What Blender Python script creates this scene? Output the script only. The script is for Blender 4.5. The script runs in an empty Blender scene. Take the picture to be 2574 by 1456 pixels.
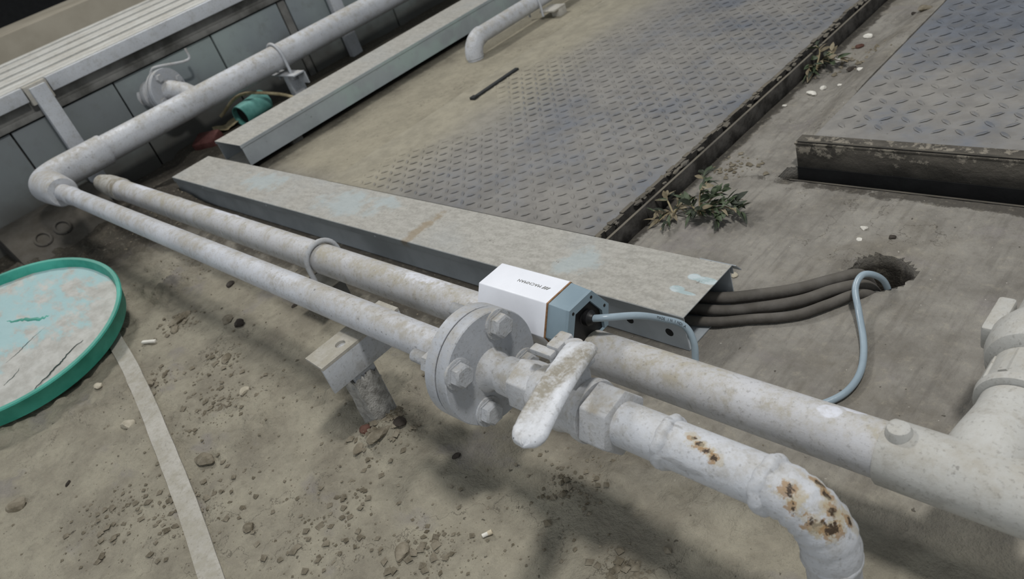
import bpy, bmesh, math, random
import numpy as np
from mathutils import Vector, Matrix
from math import sin, cos, pi, radians

sc = bpy.context.scene
col = sc.collection
random.seed(7)
rng = np.random.default_rng(11)

# ------------------------------------------------------------------ camera
CAM_H = 0.78
cam_d = bpy.data.cameras.new('camera')
cam = bpy.data.objects.new('camera', cam_d)
col.objects.link(cam)
right = Vector((0.69150099, 0.65793407, -0.29824344))
down = Vector((0.20695229, -0.57599347, -0.79082379))
fwd = Vector((-0.69209619, 0.48513327, -0.53446102))
M3 = Matrix((right, -down, -fwd)).transposed()
cam.matrix_world = Matrix.Translation((0, 0, CAM_H)) @ M3.to_4x4()
cam_d.sensor_width = 36.0
cam_d.sensor_fit = 'HORIZONTAL'
cam_d.lens = 1949.67 / 2574 * 36.0
cam_d.clip_start = 0.02
cam_d.dof.use_dof = True
cam_d.dof.focus_distance = 1.05
cam_d.dof.aperture_fstop = 8.0
sc.camera = cam

# ------------------------------------------------------------------ light
w = bpy.data.worlds.new('world')
sc.world = w
w.use_nodes = True
bg = w.node_tree.nodes['Background']
bg.inputs['Color'].default_value = (0.86, 0.93, 1.0, 1)
bg.inputs['Strength'].default_value = 0.34


def area(name, loc, target, sx, sy, power, colr=(1, 1, 1)):
    d = bpy.data.lights.new(name, 'AREA')
    d.shape = 'RECTANGLE'
    d.size, d.size_y = sx, sy
    d.energy = power
    d.color = colr
    o = bpy.data.objects.new(name, d)
    col.objects.link(o)
    o.location = loc
    o.rotation_euler = (Vector(target) - Vector(loc)).to_track_quat('-Z', 'Y').to_euler()
    return o


# two rows of lamps under the canopy, off to the right and behind
area('canopy_lamp_near', (0.35, 0.66, 3.2), (-0.9, 0.5, 0), 0.36, 0.28, 64, (1.0, 0.985, 0.96))
area('canopy_lamp_far', (-3.7, 1.3, 3.3), (-1.9, 1.0, 0), 0.5, 0.5, 70, (1.0, 0.985, 0.96))
# soft fill added behind the viewer to brighten the near sides
area('fill_light', (0.4, -4.6, 2.6), (-1.0, 0.6, 0), 4.5, 2.6, 60, (0.92, 0.96, 1.0))
sc.view_settings.view_transform = 'Standard'
sc.view_settings.look = 'None'
sc.view_settings.gamma = 1
sc.view_settings.use_curve_mapping = False
sc.view_settings.exposure = -0.16


# ------------------------------------------------------------------ materials
def lin(r, g, b):
    f = lambda c: (c / 255 / 12.92) if c / 255 <= 0.04045 else ((c / 255 + 0.055) / 1.055) ** 2.4
    return (f(r), f(g), f(b), 1)


class NT:
    def __init__(s, name):
        s.m = bpy.data.materials.new(name)
        s.m.use_nodes = True
        s.t = s.m.node_tree
        s.b = s.t.nodes['Principled BSDF']
        s.pos = s.t.nodes.new('ShaderNodeNewGeometry')
        s.P = s.pos.outputs['Position']
        s.N = s.pos.outputs['Normal']

    def put(s, sock, v):
        if isinstance(v, bpy.types.NodeSocket):
            s.t.links.new(v, sock)
        else:
            sock.default_value = v

    def noise(s, scale, detail=4, rough=0.55, vec=None, stretch=None, dist=0.0):
        n = s.t.nodes.new('ShaderNodeTexNoise')
        v = vec if vec is not None else s.P
        if stretch:
            mp = s.t.nodes.new('ShaderNodeMapping')
            mp.inputs['Scale'].default_value = stretch
            s.t.links.new(v, mp.inputs['Vector'])
            v = mp.outputs[0]
        s.t.links.new(v, n.inputs['Vector'])
        n.inputs['Scale'].default_value = scale
        n.inputs['Detail'].default_value = detail
        n.inputs['Roughness'].default_value = rough
        n.inputs['Distortion'].default_value = dist
        return n.outputs['Fac']

    def voro(s, scale, feature='F1', vec=None):
        n = s.t.nodes.new('ShaderNodeTexVoronoi')
        n.feature = feature
        s.t.links.new(vec if vec is not None else s.P, n.inputs['Vector'])
        n.inputs['Scale'].default_value = scale
        return n.outputs['Distance']

    def rng(s, v, a, b, lo=0.0, hi=1.0):
        n = s.t.nodes.new('ShaderNodeMapRange')
        n.interpolation_type = 'SMOOTHSTEP'
        s.put(n.inputs['Value'], v)
        n.inputs['From Min'].default_value = a
        n.inputs['From Max'].default_value = b
        n.inputs['To Min'].default_value = lo
        n.inputs['To Max'].default_value = hi
        return n.outputs['Result']

    def math(s, op, a, b=0.0):
        n = s.t.nodes.new('ShaderNodeMath')
        n.operation = op
        s.put(n.inputs[0], a)
        s.put(n.inputs[1], b)
        return n.outputs[0]

    def mix(s, f, a, b):
        n = s.t.nodes.new('ShaderNodeMix')
        n.data_type = 'RGBA'
        s.put(n.inputs['Factor'], f)
        s.put(n.inputs['A'], a)
        s.put(n.inputs['B'], b)
        return n.outputs['Result']

    def xyz(s, v=None):
        n = s.t.nodes.new('ShaderNodeSeparateXYZ')
        s.t.links.new(v if v is not None else s.P, n.inputs[0])
        return n.outputs

    def blob(s, c, r, wob=0.4, wscale=60, scale=(1, 1, 1), soft=0.2):
        """1 inside a ragged ellipsoid about world point c, 0 outside"""
        mp = s.t.nodes.new('ShaderNodeMapping')
        mp.vector_type = 'TEXTURE'
        mp.inputs['Location'].default_value = c
        mp.inputs['Scale'].default_value = scale
        s.t.links.new(s.P, mp.inputs['Vector'])
        ln = s.t.nodes.new('ShaderNodeVectorMath')
        ln.operation = 'LENGTH'
        s.t.links.new(mp.outputs[0], ln.inputs[0])
        d = s.math('DIVIDE', ln.outputs['Value'], r)
        nz = s.noise(wscale, 6, 0.7)
        d = s.math('ADD', d, s.math('MULTIPLY', s.math('SUBTRACT', nz, 0.5), wob * 2.2))
        return s.rng(d, 1.0 - soft, 1.0 + soft * 0.3, 1.0, 0.0)

    def bump(s, h, strength=0.3, dist=0.002, prev=None):
        n = s.t.nodes.new('ShaderNodeBump')
        n.inputs['Strength'].default_value = strength
        n.inputs['Distance'].default_value = dist
        s.put(n.inputs['Height'], h)
        if prev is not None:
            s.t.links.new(prev, n.inputs['Normal'])
        return n.outputs['Normal']

    def done(s, color, rough=0.7, normal=None, metal=0.0, spec=0.4):
        s.put(s.b.inputs['Base Color'], color)
        s.put(s.b.inputs['Roughness'], rough)
        s.put(s.b.inputs['Metallic'], metal)
        s.b.inputs['Specular IOR Level'].default_value = spec
        if normal is not None:
            s.t.links.new(normal, s.b.inputs['Normal'])
        return s.m


def paint(name, base, dust=0.6, dustcol=(164, 158, 146), rough=0.5, speck=0.5, grime=0.35, rust=(), spots=(), bumpd=0.0012, worn=None):
    s = NT(name)
    n1 = s.noise(7, 5, 0.6)
    n2 = s.noise(38, 8, 0.72)
    n3 = s.noise(210, 4, 0.65)
    n4 = s.noise(90, 5, 0.7)
    c = s.mix(s.rng(n1, 0.3, 0.72), lin(*base), lin(*[max(0, v - 16) for v in base]))
    c = s.mix(s.math('MULTIPLY', s.rng(n2, 0.5, 0.70), grime), c, lin(124, 120, 113))
    nz = s.xyz(s.N)[2]
    up = s.rng(nz, 0.15, 0.95)
    k = s.math('ADD', s.math('MULTIPLY', n1, 0.55), s.math('ADD', s.math('MULTIPLY', n2, 0.55), s.math('MULTIPLY', n4, 0.35)))
    dm = s.math('MULTIPLY', s.math('MULTIPLY', up, s.rng(k, 0.60, 0.90)), dust)
    dm = s.math('ADD', dm, s.math('MULTIPLY', s.rng(n2, 0.45, 0.66), dust * 0.25))
    c = s.mix(dm, c, lin(*dustcol))
    c = s.mix(s.math('MULTIPLY', s.rng(n3, 0.54, 0.72), 0.42), c, lin(108, 103, 95))
    if worn:
        wm = s.math('MULTIPLY', s.blob(worn[0], worn[1], 0.5, 60, worn[2], 0.5), s.rng(s.math('ADD', n3, n4), 0.78, 1.12, 0.5, 1.0))
        c = s.mix(wm, c, lin(146, 140, 127))
    sp = s.rng(s.noise(95, 2, 0.5), 0.70, 0.75)
    sp = s.math('MULTIPLY', sp, s.math('MULTIPLY', s.rng(n1, 0.35, 0.65), speck))
    c = s.mix(sp, c, lin(70, 66, 60))
    sc2 = s.math('MULTIPLY', s.rng(s.noise(33, 3, 0.5, stretch=(0.35, 1.6, 1.6)), 0.69, 0.73), speck * 0.55)
    c = s.mix(sc2, c, lin(104, 100, 93))
    for (p, r, scl) in spots:
        c = s.mix(s.math('MULTIPLY', s.blob(p, r, 1.6 if r > 0.02 else 0.5, 40, scl, 0.5 if r > 0.02 else 0.15), s.rng(n4, 0.35, 0.6, 0.35, 0.95)), c, lin(214, 216, 224))
    for (p, r, scl, wob) in rust:
        halo = s.blob(p, r * 1.5, wob, 85, scl, 0.45)
        mid = s.blob(p, r * 0.85, wob * 1.2, 120, scl, 0.25)
        core = s.blob(p, r * 0.45, wob * 1.6, 150, scl, 0.15)
        c = s.mix(s.math('MULTIPLY', halo, 0.55), c, lin(176, 164, 138))
        c = s.mix(s.math('MULTIPLY', mid, 0.75), c, lin(150, 118, 78))
        c = s.mix(core, c, lin(66, 52, 38))
    h = s.math('ADD', s.math('MULTIPLY', n2, 0.6), s.math('ADD', s.math('MULTIPLY', n4, 0.35), s.math('MULTIPLY', n3, 0.3)))
    nrm = s.bump(h, 0.7, bumpd)
    rr = s.math('ADD', rough, s.math('MULTIPLY', dm, 0.35))
    return s.done(c, rr, nrm)


def plain(name, colr, rough=0.6, var=14, scale=30, metal=0.0, bumpd=0.0008, dust=0.0, dustcol=(140, 132, 116), spec=0.4):
    s = NT(name)
    n1 = s.noise(scale, 5, 0.6)
    c = s.mix(s.rng(n1, 0.3, 0.7), lin(*[min(255, v + var) for v in colr]), lin(*[max(0, v - var) for v in colr]))
    if dust:
        nz = s.xyz(s.N)[2]
        d = s.math('MULTIPLY', s.rng(nz, 0.2, 0.9), s.rng(s.noise(scale * 0.5, 4), 0.3, 0.65, 0.3, 1.0))
        c = s.mix(s.math('MULTIPLY', d, dust), c, lin(*dustcol))
    return s.done(c, rough, s.bump(s.noise(scale * 5, 3), 0.4, bumpd), metal, spec)


def ground_mat():
    s = NT('dusty_ground')
    x, y, z = s.xyz()
    big = s.noise(1.7, 5, 0.6)
    mid = s.noise(9, 6, 0.65)
    fine = s.noise(60, 6, 0.7)
    grit = s.noise(240, 3, 0.6)
    soil = s.mix(s.rng(mid, 0.3, 0.7), lin(160, 154, 137), lin(134, 128, 114))
    conc = s.mix(s.rng(mid, 0.32, 0.7), lin(146, 142, 134), lin(119, 115, 108))
    # worn concrete beyond the pipes, loose soil this side
    zy = s.math('ADD', y, s.math('MULTIPLY', s.math('SUBTRACT', big, 0.5), 0.5))
    zone = s.rng(zy, 0.40, 0.68)
    c = s.mix(zone, soil, conc)
    bs = s.noise(22, 5, 0.6, stretch=(3.2, 0.45, 1))
    c = s.mix(s.math('MULTIPLY', s.math('MULTIPLY', s.rng(bs, 0.48, 0.66), zone), 0.4), c, lin(100, 96, 90))
    # yellowish dry dirt along the plate's left side
    yd = s.math('MULTIPLY', s.rng(x, -1.78, -1.84), s.rng(y, 0.8, 0.95))
    c = s.mix(yd, c, s.mix(s.rng(mid, 0.3, 0.7), lin(158, 151, 133), lin(140, 134, 118)))
    c = s.mix(s.math('MULTIPLY', s.rng(s.noise(3.6, 5, 0.65), 0.5, 0.68), 0.45), c, lin(112, 105, 92))
    # grey patches where the crust is scuffed away
    g = s.math('MULTIPLY', s.math('MULTIPLY', s.rng(s.noise(5.5, 4, 0.6, stretch=(1, 1.6, 1)), 0.57, 0.68), 0.55), s.math('SUBTRACT', 1.0, yd))
    c = s.mix(g, c, lin(132, 127, 124))
    # gutter by the wall: dark soil with shade painted into it
    e = s.math('ADD', x, s.math('MULTIPLY', s.math('SUBTRACT', mid, 0.5), 0.35))
    muck_shade = s.rng(e, -2.10, -2.34)
    c = s.mix(s.math('MULTIPLY', muck_shade, 0.92), c, s.mix(s.rng(fine, 0.35, 0.65), lin(30, 28, 25), lin(66, 61, 53)))
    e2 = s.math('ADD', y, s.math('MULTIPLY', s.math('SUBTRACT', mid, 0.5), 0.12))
    strip = s.math('MULTIPLY', s.math('MULTIPLY', s.rng(e2, 0.53, 0.58), s.rng(e2, 0.72, 0.69)), s.rng(x, -0.50, -0.85))  # shade in the gap between the pipes, painted as a dark band
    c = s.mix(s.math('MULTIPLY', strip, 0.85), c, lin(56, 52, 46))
    # grime along the rail and the slot's near edge
    rl = s.math('MULTIPLY', s.blob((-0.885, 2.0, 0.0), 0.03, 0.9, 18, (1, 45, 1.5)), 0.85)
    c = s.mix(rl, c, lin(60, 56, 50))
    sl = s.math('MULTIPLY', s.blob((-0.1, 1.175, 0.0), 0.022, 0.9, 30, (30, 1, 1.5)), 0.8)
    c = s.mix(sl, c, lin(58, 54, 49))
    c = s.mix(s.math('MULTIPLY', s.rng(z, -0.008, -0.03), 0.9), c, lin(46, 42, 37))  # shade inside the hole and slot, painted in by depth
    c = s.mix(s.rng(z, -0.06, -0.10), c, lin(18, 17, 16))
    # fine variation, cracks, black specks
    c = s.mix(s.math('MULTIPLY', s.rng(fine, 0.5, 0.75), 0.35), c, lin(98, 92, 80))
    c = s.mix(s.math('MULTIPLY', s.rng(fine, 0.5, 0.25), 0.30), c, lin(176, 168, 150))
    cr = s.noise(4.0, 7, 0.6)
    crk = s.math('MULTIPLY', s.rng(s.math('ABSOLUTE', s.math('SUBTRACT', cr, 0.5)), 0.0035, 0.0008), s.rng(s.noise(2.3, 2), 0.53, 0.6))
    c = s.mix(s.math('MULTIPLY', crk, 0.5), c, lin(66, 60, 52))
    sp = s.math('MULTIPLY', s.rng(s.noise(75, 2), 0.715, 0.75), 0.7)
    c = s.mix(sp, c, lin(58, 53, 46))
    wsp = s.math('MULTIPLY', s.rng(s.noise(130, 1), 0.775, 0.80), s.math('MULTIPLY', zone, 0.6))
    c = s.mix(wsp, c, lin(205, 200, 190))
    h = s.math('ADD', s.math('MULTIPLY', mid, 1.0), s.math('ADD', s.math('MULTIPLY', fine, 0.5), s.math('MULTIPLY', grit, 0.22)))
    rough_zone = s.math('SUBTRACT', 1.0, s.math('MULTIPLY', zone, 0.45))
    nrm = s.bump(s.math('MULTIPLY', h, rough_zone), 0.9, 0.009)
    nrm = s.bump(s.math('MULTIPLY', bs, zone), 0.35, 0.004, nrm)
    return s.done(c, 0.93, nrm, 0, 0.2)


def plate_mat(name, dirt_left):
    s = NT(name)
    x, y, z = s.xyz()
    n1 = s.noise(4.0, 5, 0.62)
    n2 = s.noise(24, 5, 0.65)
    steel = s.mix(s.rng(n2, 0.35, 0.65), lin(106, 110, 117), lin(88, 92, 99))
    dustc = s.mix(s.rng(n2, 0.3, 0.7), lin(142, 138, 131), lin(124, 121, 116))
    # trodden dust: thick in places, rubbed to bare steel in others
    k = s.math('ADD', s.math('MULTIPLY', n1, 0.75), s.math('MULTIPLY', n2, 0.3))
    d = s.rng(k, 0.33, 0.60)
    if not dirt_left:
        d = s.rng(s.math('SUBTRACT', k, s.rng(y, 1.35, 1.7, -0.06, 0.10)), 0.38, 0.62)
    c = s.mix(s.math('MULTIPLY', d, 0.9), steel, dustc)
    if dirt_left:
        e = s.math('ADD', x, s.math('MULTIPLY', s.math('SUBTRACT', n1, 0.5), 0.45))
        c = s.mix(s.rng(e, -1.42, -1.80), c, s.mix(s.rng(n2, 0.3, 0.7), lin(158, 151, 133), lin(140, 134, 118)))
    zz = 0.0305 if dirt_left else 0.0505
    top = s.math('MULTIPLY', s.rng(z, zz + 0.0008, zz + 0.0022), 0.55)
    c = s.mix(s.math('MULTIPLY', top, s.rng(n1, 0.62, 0.4)), c, lin(84, 89, 98))
    c = s.mix(s.math('MULTIPLY', s.rng(s.noise(65, 2), 0.7, 0.76), 0.6), c, lin(62, 60, 58))
    r = s.math('ADD', 0.62, s.math('MULTIPLY', d, 0.25))
    return s.done(c, r, s.bump(s.math('ADD', n2, s.math('MULTIPLY', s.noise(150, 3), 0.4)), 0.5, 0.0015), 0.0, 0.4)


def lid_mat(name, decorated):
    s = NT(name)
    n1 = s.noise(6, 5, 0.6)
    n2 = s.noise(70, 4, 0.65, stretch=(0.5, 1.3, 1))
    base = s.mix(s.rng(n1, 0.3, 0.7), lin(158, 164, 167), lin(138, 143, 146))
    nz = s.xyz(s.N)[2]
    up = s.rng(nz, 0.5, 0.95)
    n3 = s.noise(160, 5, 0.7)
    dust = s.mix(s.rng(s.math('ADD', s.math('MULTIPLY', n2, 0.5), s.math('MULTIPLY', n3, 0.5)), 0.36, 0.66), lin(174, 171, 163), lin(146, 143, 135))
    c = s.mix(s.math('MULTIPLY', up, s.rng(n1, 0.25, 0.55, 0.7, 1.0)), base, dust)
    if decorated:
        pale = lin(166, 178, 180)
        for (p, r, scl) in (((-1.60, 0.755, 0.068), 0.06, (2.0, 0.9, 1)), ((-1.50, 0.80, 0.068), 0.04, (1.6, 0.6, 1)),
                            ((-2.05, 0.77, 0.068), 0.05, (2.4, 0.8, 1)), ((-0.86, 0.755, 0.068), 0.035, (1.6, 1.2, 1))):
            c = s.mix(s.math('MULTIPLY', s.blob(p, r, 1.8, 16, scl, 0.6), 0.6), c, pale)
        c = s.mix(s.math('MULTIPLY', s.blob((-1.285, 0.728, 0.068), 0.018, 1.6, 30, (1.0, 4.2, 2), 0.6), 0.6), c, lin(134, 114, 80))
        for (p, r, scl, rot) in (((-0.650, 0.746, 0.068), 0.014, (1.0, 0.6, 1), 0), ((-0.632, 0.742, 0.068), 0.013, (1.5, 0.32, 1), 0), ((-0.641, 0.781, 0.068), 0.012, (1.0, 0.7, 1), 0), ((-0.618, 0.779, 0.068), 0.016, (1.4, 0.55, 1), 0)):
            c = s.mix(s.blob(p, r, 0.12, 40, scl), c, s.mix(s.rng(n2, 0.4, 0.6), lin(186, 196, 198), lin(160, 176, 177)))
    else:
        yy = s.xyz()[1]
        side = s.math('MULTIPLY', s.rng(nz, 0.5, 0.2), s.rng(s.noise(9, 3), 0.4, 0.6, 0.2, 1.0))
        side = s.math('MULTIPLY', side, s.math('MULTIPLY', s.rng(yy, 1.0, 1.3), s.rng(yy, 2.4, 1.9)))
        c = s.mix(s.math('MULTIPLY', side, 0.7), c, lin(162, 180, 174))
    c = s.mix(s.math('MULTIPLY', s.rng(s.noise(90, 2), 0.7, 0.75), 0.5), c, lin(92, 88, 80))
    return s.done(c, 0.6, s.bump(n2, 0.4, 0.0012), 0.0, 0.4)


def cement_mat():
    s = NT('dried_cement')
    n1 = s.noise(9, 5, 0.65, stretch=(1, 1.7, 1))
    n2 = s.noise(26, 6, 0.68)
    c = s.mix(s.rng(n2, 0.3, 0.7), lin(192, 191, 185), lin(166, 164, 157))
    c = s.mix(s.math('MULTIPLY', s.rng(s.math('ADD', n1, s.rng(s.xyz()[0], -1.78, -2.0, -0.1, 0.08)), 0.48, 0.62), 0.85), c, lin(158, 190, 192))
    c = s.mix(s.rng(n1, 0.66, 0.70), c, lin(60, 148, 132))
    cr = s.noise(3.2, 6, 0.62)
    cm = s.math('MULTIPLY', s.rng(s.math('ABSOLUTE', s.math('SUBTRACT', cr, 0.5)), 0.007, 0.002), s.rng(s.noise(5, 2), 0.47, 0.55))
    c = s.mix(s.math('MULTIPLY', cm, 0.0), c, lin(66, 84, 80))
    h = s.math('SUBTRACT', s.math('ADD', n1, s.math('MULTIPLY', n2, 0.5)), s.math('MULTIPLY', cm, 0.08))
    return s.done(c, 0.9, s.bump(h, 0.6, 0.006), 0, 0.2)


def wall_mat():
    s = NT('grey_green_panel')
    n1 = s.noise(2.2, 5, 0.6)
    n2 = s.noise(20, 5, 0.65)
    x, y, z = s.xyz()
    c = s.mix(s.rng(n1, 0.35, 0.65), lin(128, 135, 138), lin(142, 152, 150))
    c = s.mix(s.math('MULTIPLY', s.rng(n2, 0.5, 0.75), 0.4), c, lin(104, 104, 100))
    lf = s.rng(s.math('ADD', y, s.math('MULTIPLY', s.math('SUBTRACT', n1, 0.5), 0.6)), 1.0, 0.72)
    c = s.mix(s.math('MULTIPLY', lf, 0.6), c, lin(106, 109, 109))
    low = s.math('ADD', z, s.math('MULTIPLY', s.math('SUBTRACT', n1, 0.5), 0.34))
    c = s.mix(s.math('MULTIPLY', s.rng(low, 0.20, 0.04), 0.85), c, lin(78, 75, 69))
    return s.done(c, 0.75, s.bump(n2, 0.4, 0.002), 0, 0.3)


def beam_mat():
    s = NT('flaking_tar_beam')
    n1 = s.noise(9, 6, 0.7, stretch=(0.6, 1, 1.6))
    n2 = s.noise(55, 6, 0.75)
    x, y, z = s.xyz()
    c = s.mix(s.rng(n1, 0.35, 0.65), lin(98, 93, 85), lin(62, 59, 54))
    k = s.math('ADD', s.math('MULTIPLY', n2, 0.7), s.math('ADD', s.math('MULTIPLY', n1, 0.5), s.rng(z, 0.0, 0.05, -0.06, 0.06)))
    c = s.mix(s.math('MULTIPLY', s.rng(k, 0.66, 0.72), 0.8), c, lin(146, 139, 126))
    return s.done(c, 0.9, s.bump(s.math('ADD', n1, n2), 0.8, 0.004), 0, 0.25)


MAT = {}
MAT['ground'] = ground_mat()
MAT['plate'] = plate_mat('dusty_tread_steel', True)
MAT['plate_r'] = plate_mat('worn_tread_steel', False)
MAT['pipe_front'] = paint('white_paint_front', (200, 202, 207), 0.75, rough=0.45)
MAT['pipe_back'] = paint('white_paint_dusty', (196, 196, 198), 1.0, (170, 164, 150), rough=0.5, grime=0.4,
                         spots=(((-0.30, 0.531, 0.155), 0.011, (1.2, 1, 1)), ((-0.283, 0.548, 0.15), 0.011, (1.2, 1, 1)),
                                ((-2.28, 0.545, 0.155), 0.05, (1.8, 0.35, 0.8)), ((-1.74, 0.548, 0.155), 0.05, (2.2, 0.35, 0.8)), ((-1.0, 0.535, 0.158), 0.03, (2.2, 0.5, 1))))
MAT['pipe_wall'] = paint('white_paint_wall_pipe', (196, 198, 202), 0.8, rough=0.42)
MAT['valve'] = paint('grey_white_valve_paint', (190, 191, 193), 0.9, rough=0.55, speck=0.8, grime=0.45, bumpd=0.002)
MAT['flange'] = paint('flange_paint', (176, 179, 184), 0.6, rough=0.5, speck=0.6, grime=0.12)
MAT['lever'] = paint('lever_paint', (218, 220, 224), 0.25, (160, 154, 141), rough=0.4, speck=0.4, grime=0.2, bumpd=0.0025, worn=((-0.498, 0.362, 0.268), 0.0185, (1, 3.9, 2)))
MAT['outlet'] = paint('peeling_white_paint', (202, 204, 208), 0.5, rough=0.5, speck=0.6, grime=0.3, bumpd=0.002,
                      rust=(((-0.366, 0.394, 0.2165), 0.0055, (1.2, 0.7, 1), 2.0), ((-0.357, 0.391, 0.2165), 0.0060, (1.3, 0.7, 1), 2.0), ((-0.347, 0.387, 0.2150), 0.0060, (1.2, 0.8, 1), 2.0), ((-0.339, 0.384, 0.2135), 0.0060, (1.2, 0.8, 1), 2.0),
                            ((-0.263, 0.384, 0.210), 0.0085, (1, 0.9, 1), 2.2), ((-0.258, 0.376, 0.201), 0.0070, (0.8, 1.0, 1.2), 2.2),
                            ((-0.249, 0.409, 0.202), 0.0110, (1.3, 0.5, 1), 1.4), ((-0.241, 0.404, 0.197), 0.0090, (1.2, 0.6, 1), 1.8), ((-0.232, 0.395, 0.191), 0.0095, (1, 0.8, 1), 1.1),
                            ((-0.237, 0.379, 0.187), 0.0110, (1, 1, 0.7), 2.6), ((-0.227, 0.385, 0.180), 0.0110, (1, 1, 0.8), 2.6), ((-0.221, 0.403, 0.177), 0.0085, (0.8, 0.6, 1.5), 2.0)))
MAT['pvc'] = paint('grey_white_plastic', (190, 189, 184), 0.7, (168, 163, 152), rough=0.5, grime=0.35)
MAT['white_steel'] = paint('white_steel', (190, 193, 197), 0.5, rough=0.5, grime=0.3)
MAT['lid_a'] = lid_mat('dusty_trunking_lid', True)
MAT['lid_b'] = lid_mat('galvanised_trunking', False)
MAT['trough'] = plain('galvanised_side', (160, 166, 170), 0.5, 9, 14)
MAT['dark_inside'] = plain('dark_interior', (26, 26, 26), 0.9, 5)
MAT['dark_steel'] = plain('rusty_dark_steel', (58, 55, 51), 0.85, 22, 30, bumpd=0.003, dust=0.55)
MAT['black_steel'] = plain('black_tar_steel', (42, 40, 37), 0.8, 14, 35, bumpd=0.003, dust=0.3)
MAT['beam'] = beam_mat()
MAT['rubber'] = plain('black_rubber', (40, 42, 42), 0.7, 6)
MAT['hose'] = plain('dusty_hose', (84, 80, 75), 0.8, 12, 40, dust=0.45, dustcol=(106, 101, 92))
MAT['cable'] = plain('grey_cable', (148, 164, 174), 0.32, 6, 20, spec=0.5)
MAT['box_white'] = plain('white_enclosure', (232, 234, 240), 0.42, 3, 20, bumpd=0.0001)
MAT['box_grey'] = plain('blue_grey_plastic', (128, 146, 156), 0.5, 4, 20, bumpd=0.0002)
MAT['gasket'] = plain('brown_gasket', (132, 98, 66), 0.8, 20, 120)
MAT['ink'] = plain('grey_ink', (116, 116, 112), 0.6, 3)
MAT['ink_dark'] = plain('black_ink', (34, 36, 40), 0.6, 3)
MAT['black'] = plain('black_plastic', (20, 20, 21), 0.45, 3)
MAT['bolt'] = paint('painted_bolt', (178, 180, 183), 0.8, rough=0.55, grime=0.4, bumpd=0.003)
MAT['muddy_pipe'] = paint('muddy_pipe', (176, 174, 168), 1.2, (140, 132, 116), rough=0.7, grime=1.0)
MAT['mud'] = plain('mud_caked', (150, 148, 143), 0.9, 24, 60, bumpd=0.006)
MAT['teal'] = plain('teal_plastic', (52, 150, 132), 0.5, 16, 12, dust=0.35, dustcol=(120, 160, 148))
MAT['teal_pale'] = plain('faded_teal', (92, 150, 142), 0.6, 20, 16)
MAT['cement'] = cement_mat()
MAT['dark_crack'] = plain('dark_crack', (48, 66, 62), 0.9, 10, 60)
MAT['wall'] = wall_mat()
MAT['grimy'] = plain('grimy_concrete', (96, 95, 91), 0.9, 26, 9, bumpd=0.004)
MAT['beige'] = plain('beige_concrete', (158, 150, 134), 0.9, 8, 4)
MAT['dark_void'] = plain('dark_backdrop', (20, 20, 20), 0.9, 4)
MAT['slat'] = paint('pale_slat_paint', (196, 195, 189), 0.5, rough=0.55, grime=0.25, speck=0.2)
MAT['strip'] = paint('dusty_pale_strip', (182, 178, 169), 0.9, (158, 153, 140), rough=0.7, speck=0.1, grime=0.15)
MAT['dirt_stone'] = plain('soil_clod', (122, 114, 98), 0.95, 18, 40, bumpd=0.004)
MAT['dark_stone'] = plain('dark_clod', (54, 48, 42), 0.95, 16, 50, bumpd=0.004)
MAT['pale_stone'] = plain('pale_stone', (176, 168, 150), 0.9, 16, 50, bumpd=0.003)
MAT['white_stone'] = plain('white_stone', (214, 210, 200), 0.85, 12, 50, bumpd=0.002)
MAT['red_stone'] = plain('reddish_clod', (84, 56, 46), 0.95, 16, 50, bumpd=0.003)
MAT['red_scrap'] = plain('red_brown_scrap', (86, 50, 46), 0.85, 12, 30)
MAT['leaf'] = plain('green_leaf', (66, 78, 54), 0.6, 18, 40)
MAT['leaf_pale'] = plain('withered_leaf', (122, 112, 90), 0.8, 24, 40)
MAT['leaf_dark'] = plain('dark_leaf', (46, 52, 40), 0.65, 12, 40)
MAT['twig'] = plain('dry_twig', (150, 138, 108), 0.85, 18, 60)
MAT['block'] = plain('dark_cast_concrete', (58, 55, 50), 0.92, 16, 18, bumpd=0.004, dust=0.15)
MAT['paper'] = plain('white_paper', (216, 212, 202), 0.8, 8, 60)
MAT['filter'] = plain('pale_filter', (196, 184, 160), 0.85, 10, 60)


# ------------------------------------------------------------------ numpy value noise
def _hash(ix, iy, seed):
    h = (ix.astype(np.int64) * 374761393 + iy.astype(np.int64) * 668265263 + seed * 1442695041) & 0xFFFFFFFF
    h = ((h ^ (h >> 13)) * 1274126177) & 0xFFFFFFFF
    return ((h ^ (h >> 16)) & 0xFFFF) / 65535.0


def vnoise(x, y, seed=0):
    ix = np.floor(x)
    iy = np.floor(y)
    fx = x - ix
    fy = y - iy
    fx = fx * fx * (3 - 2 * fx)
    fy = fy * fy * (3 - 2 * fy)
    a = _hash(ix, iy, seed)
    b = _hash(ix + 1, iy, seed)
    c = _hash(ix, iy + 1, seed)
    d = _hash(ix + 1, iy + 1, seed)
    return (a * (1 - fx) + b * fx) * (1 - fy) + (c * (1 - fx) + d * fx) * fy


def fbm(x, y, f, octv=4, seed=0, gain=0.5):
    t = 0
    a = 1
    s = 0
    for k in range(octv):
        t = t + a * vnoise(x * f, y * f, seed + k * 17)
        s += a
        a *= gain
        f *= 2.03
    return t / s - 0.5


def sst(v, a, b):
    t = np.clip((v - a) / (b - a), 0, 1)
    return t * t * (3 - 2 * t)


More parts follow.
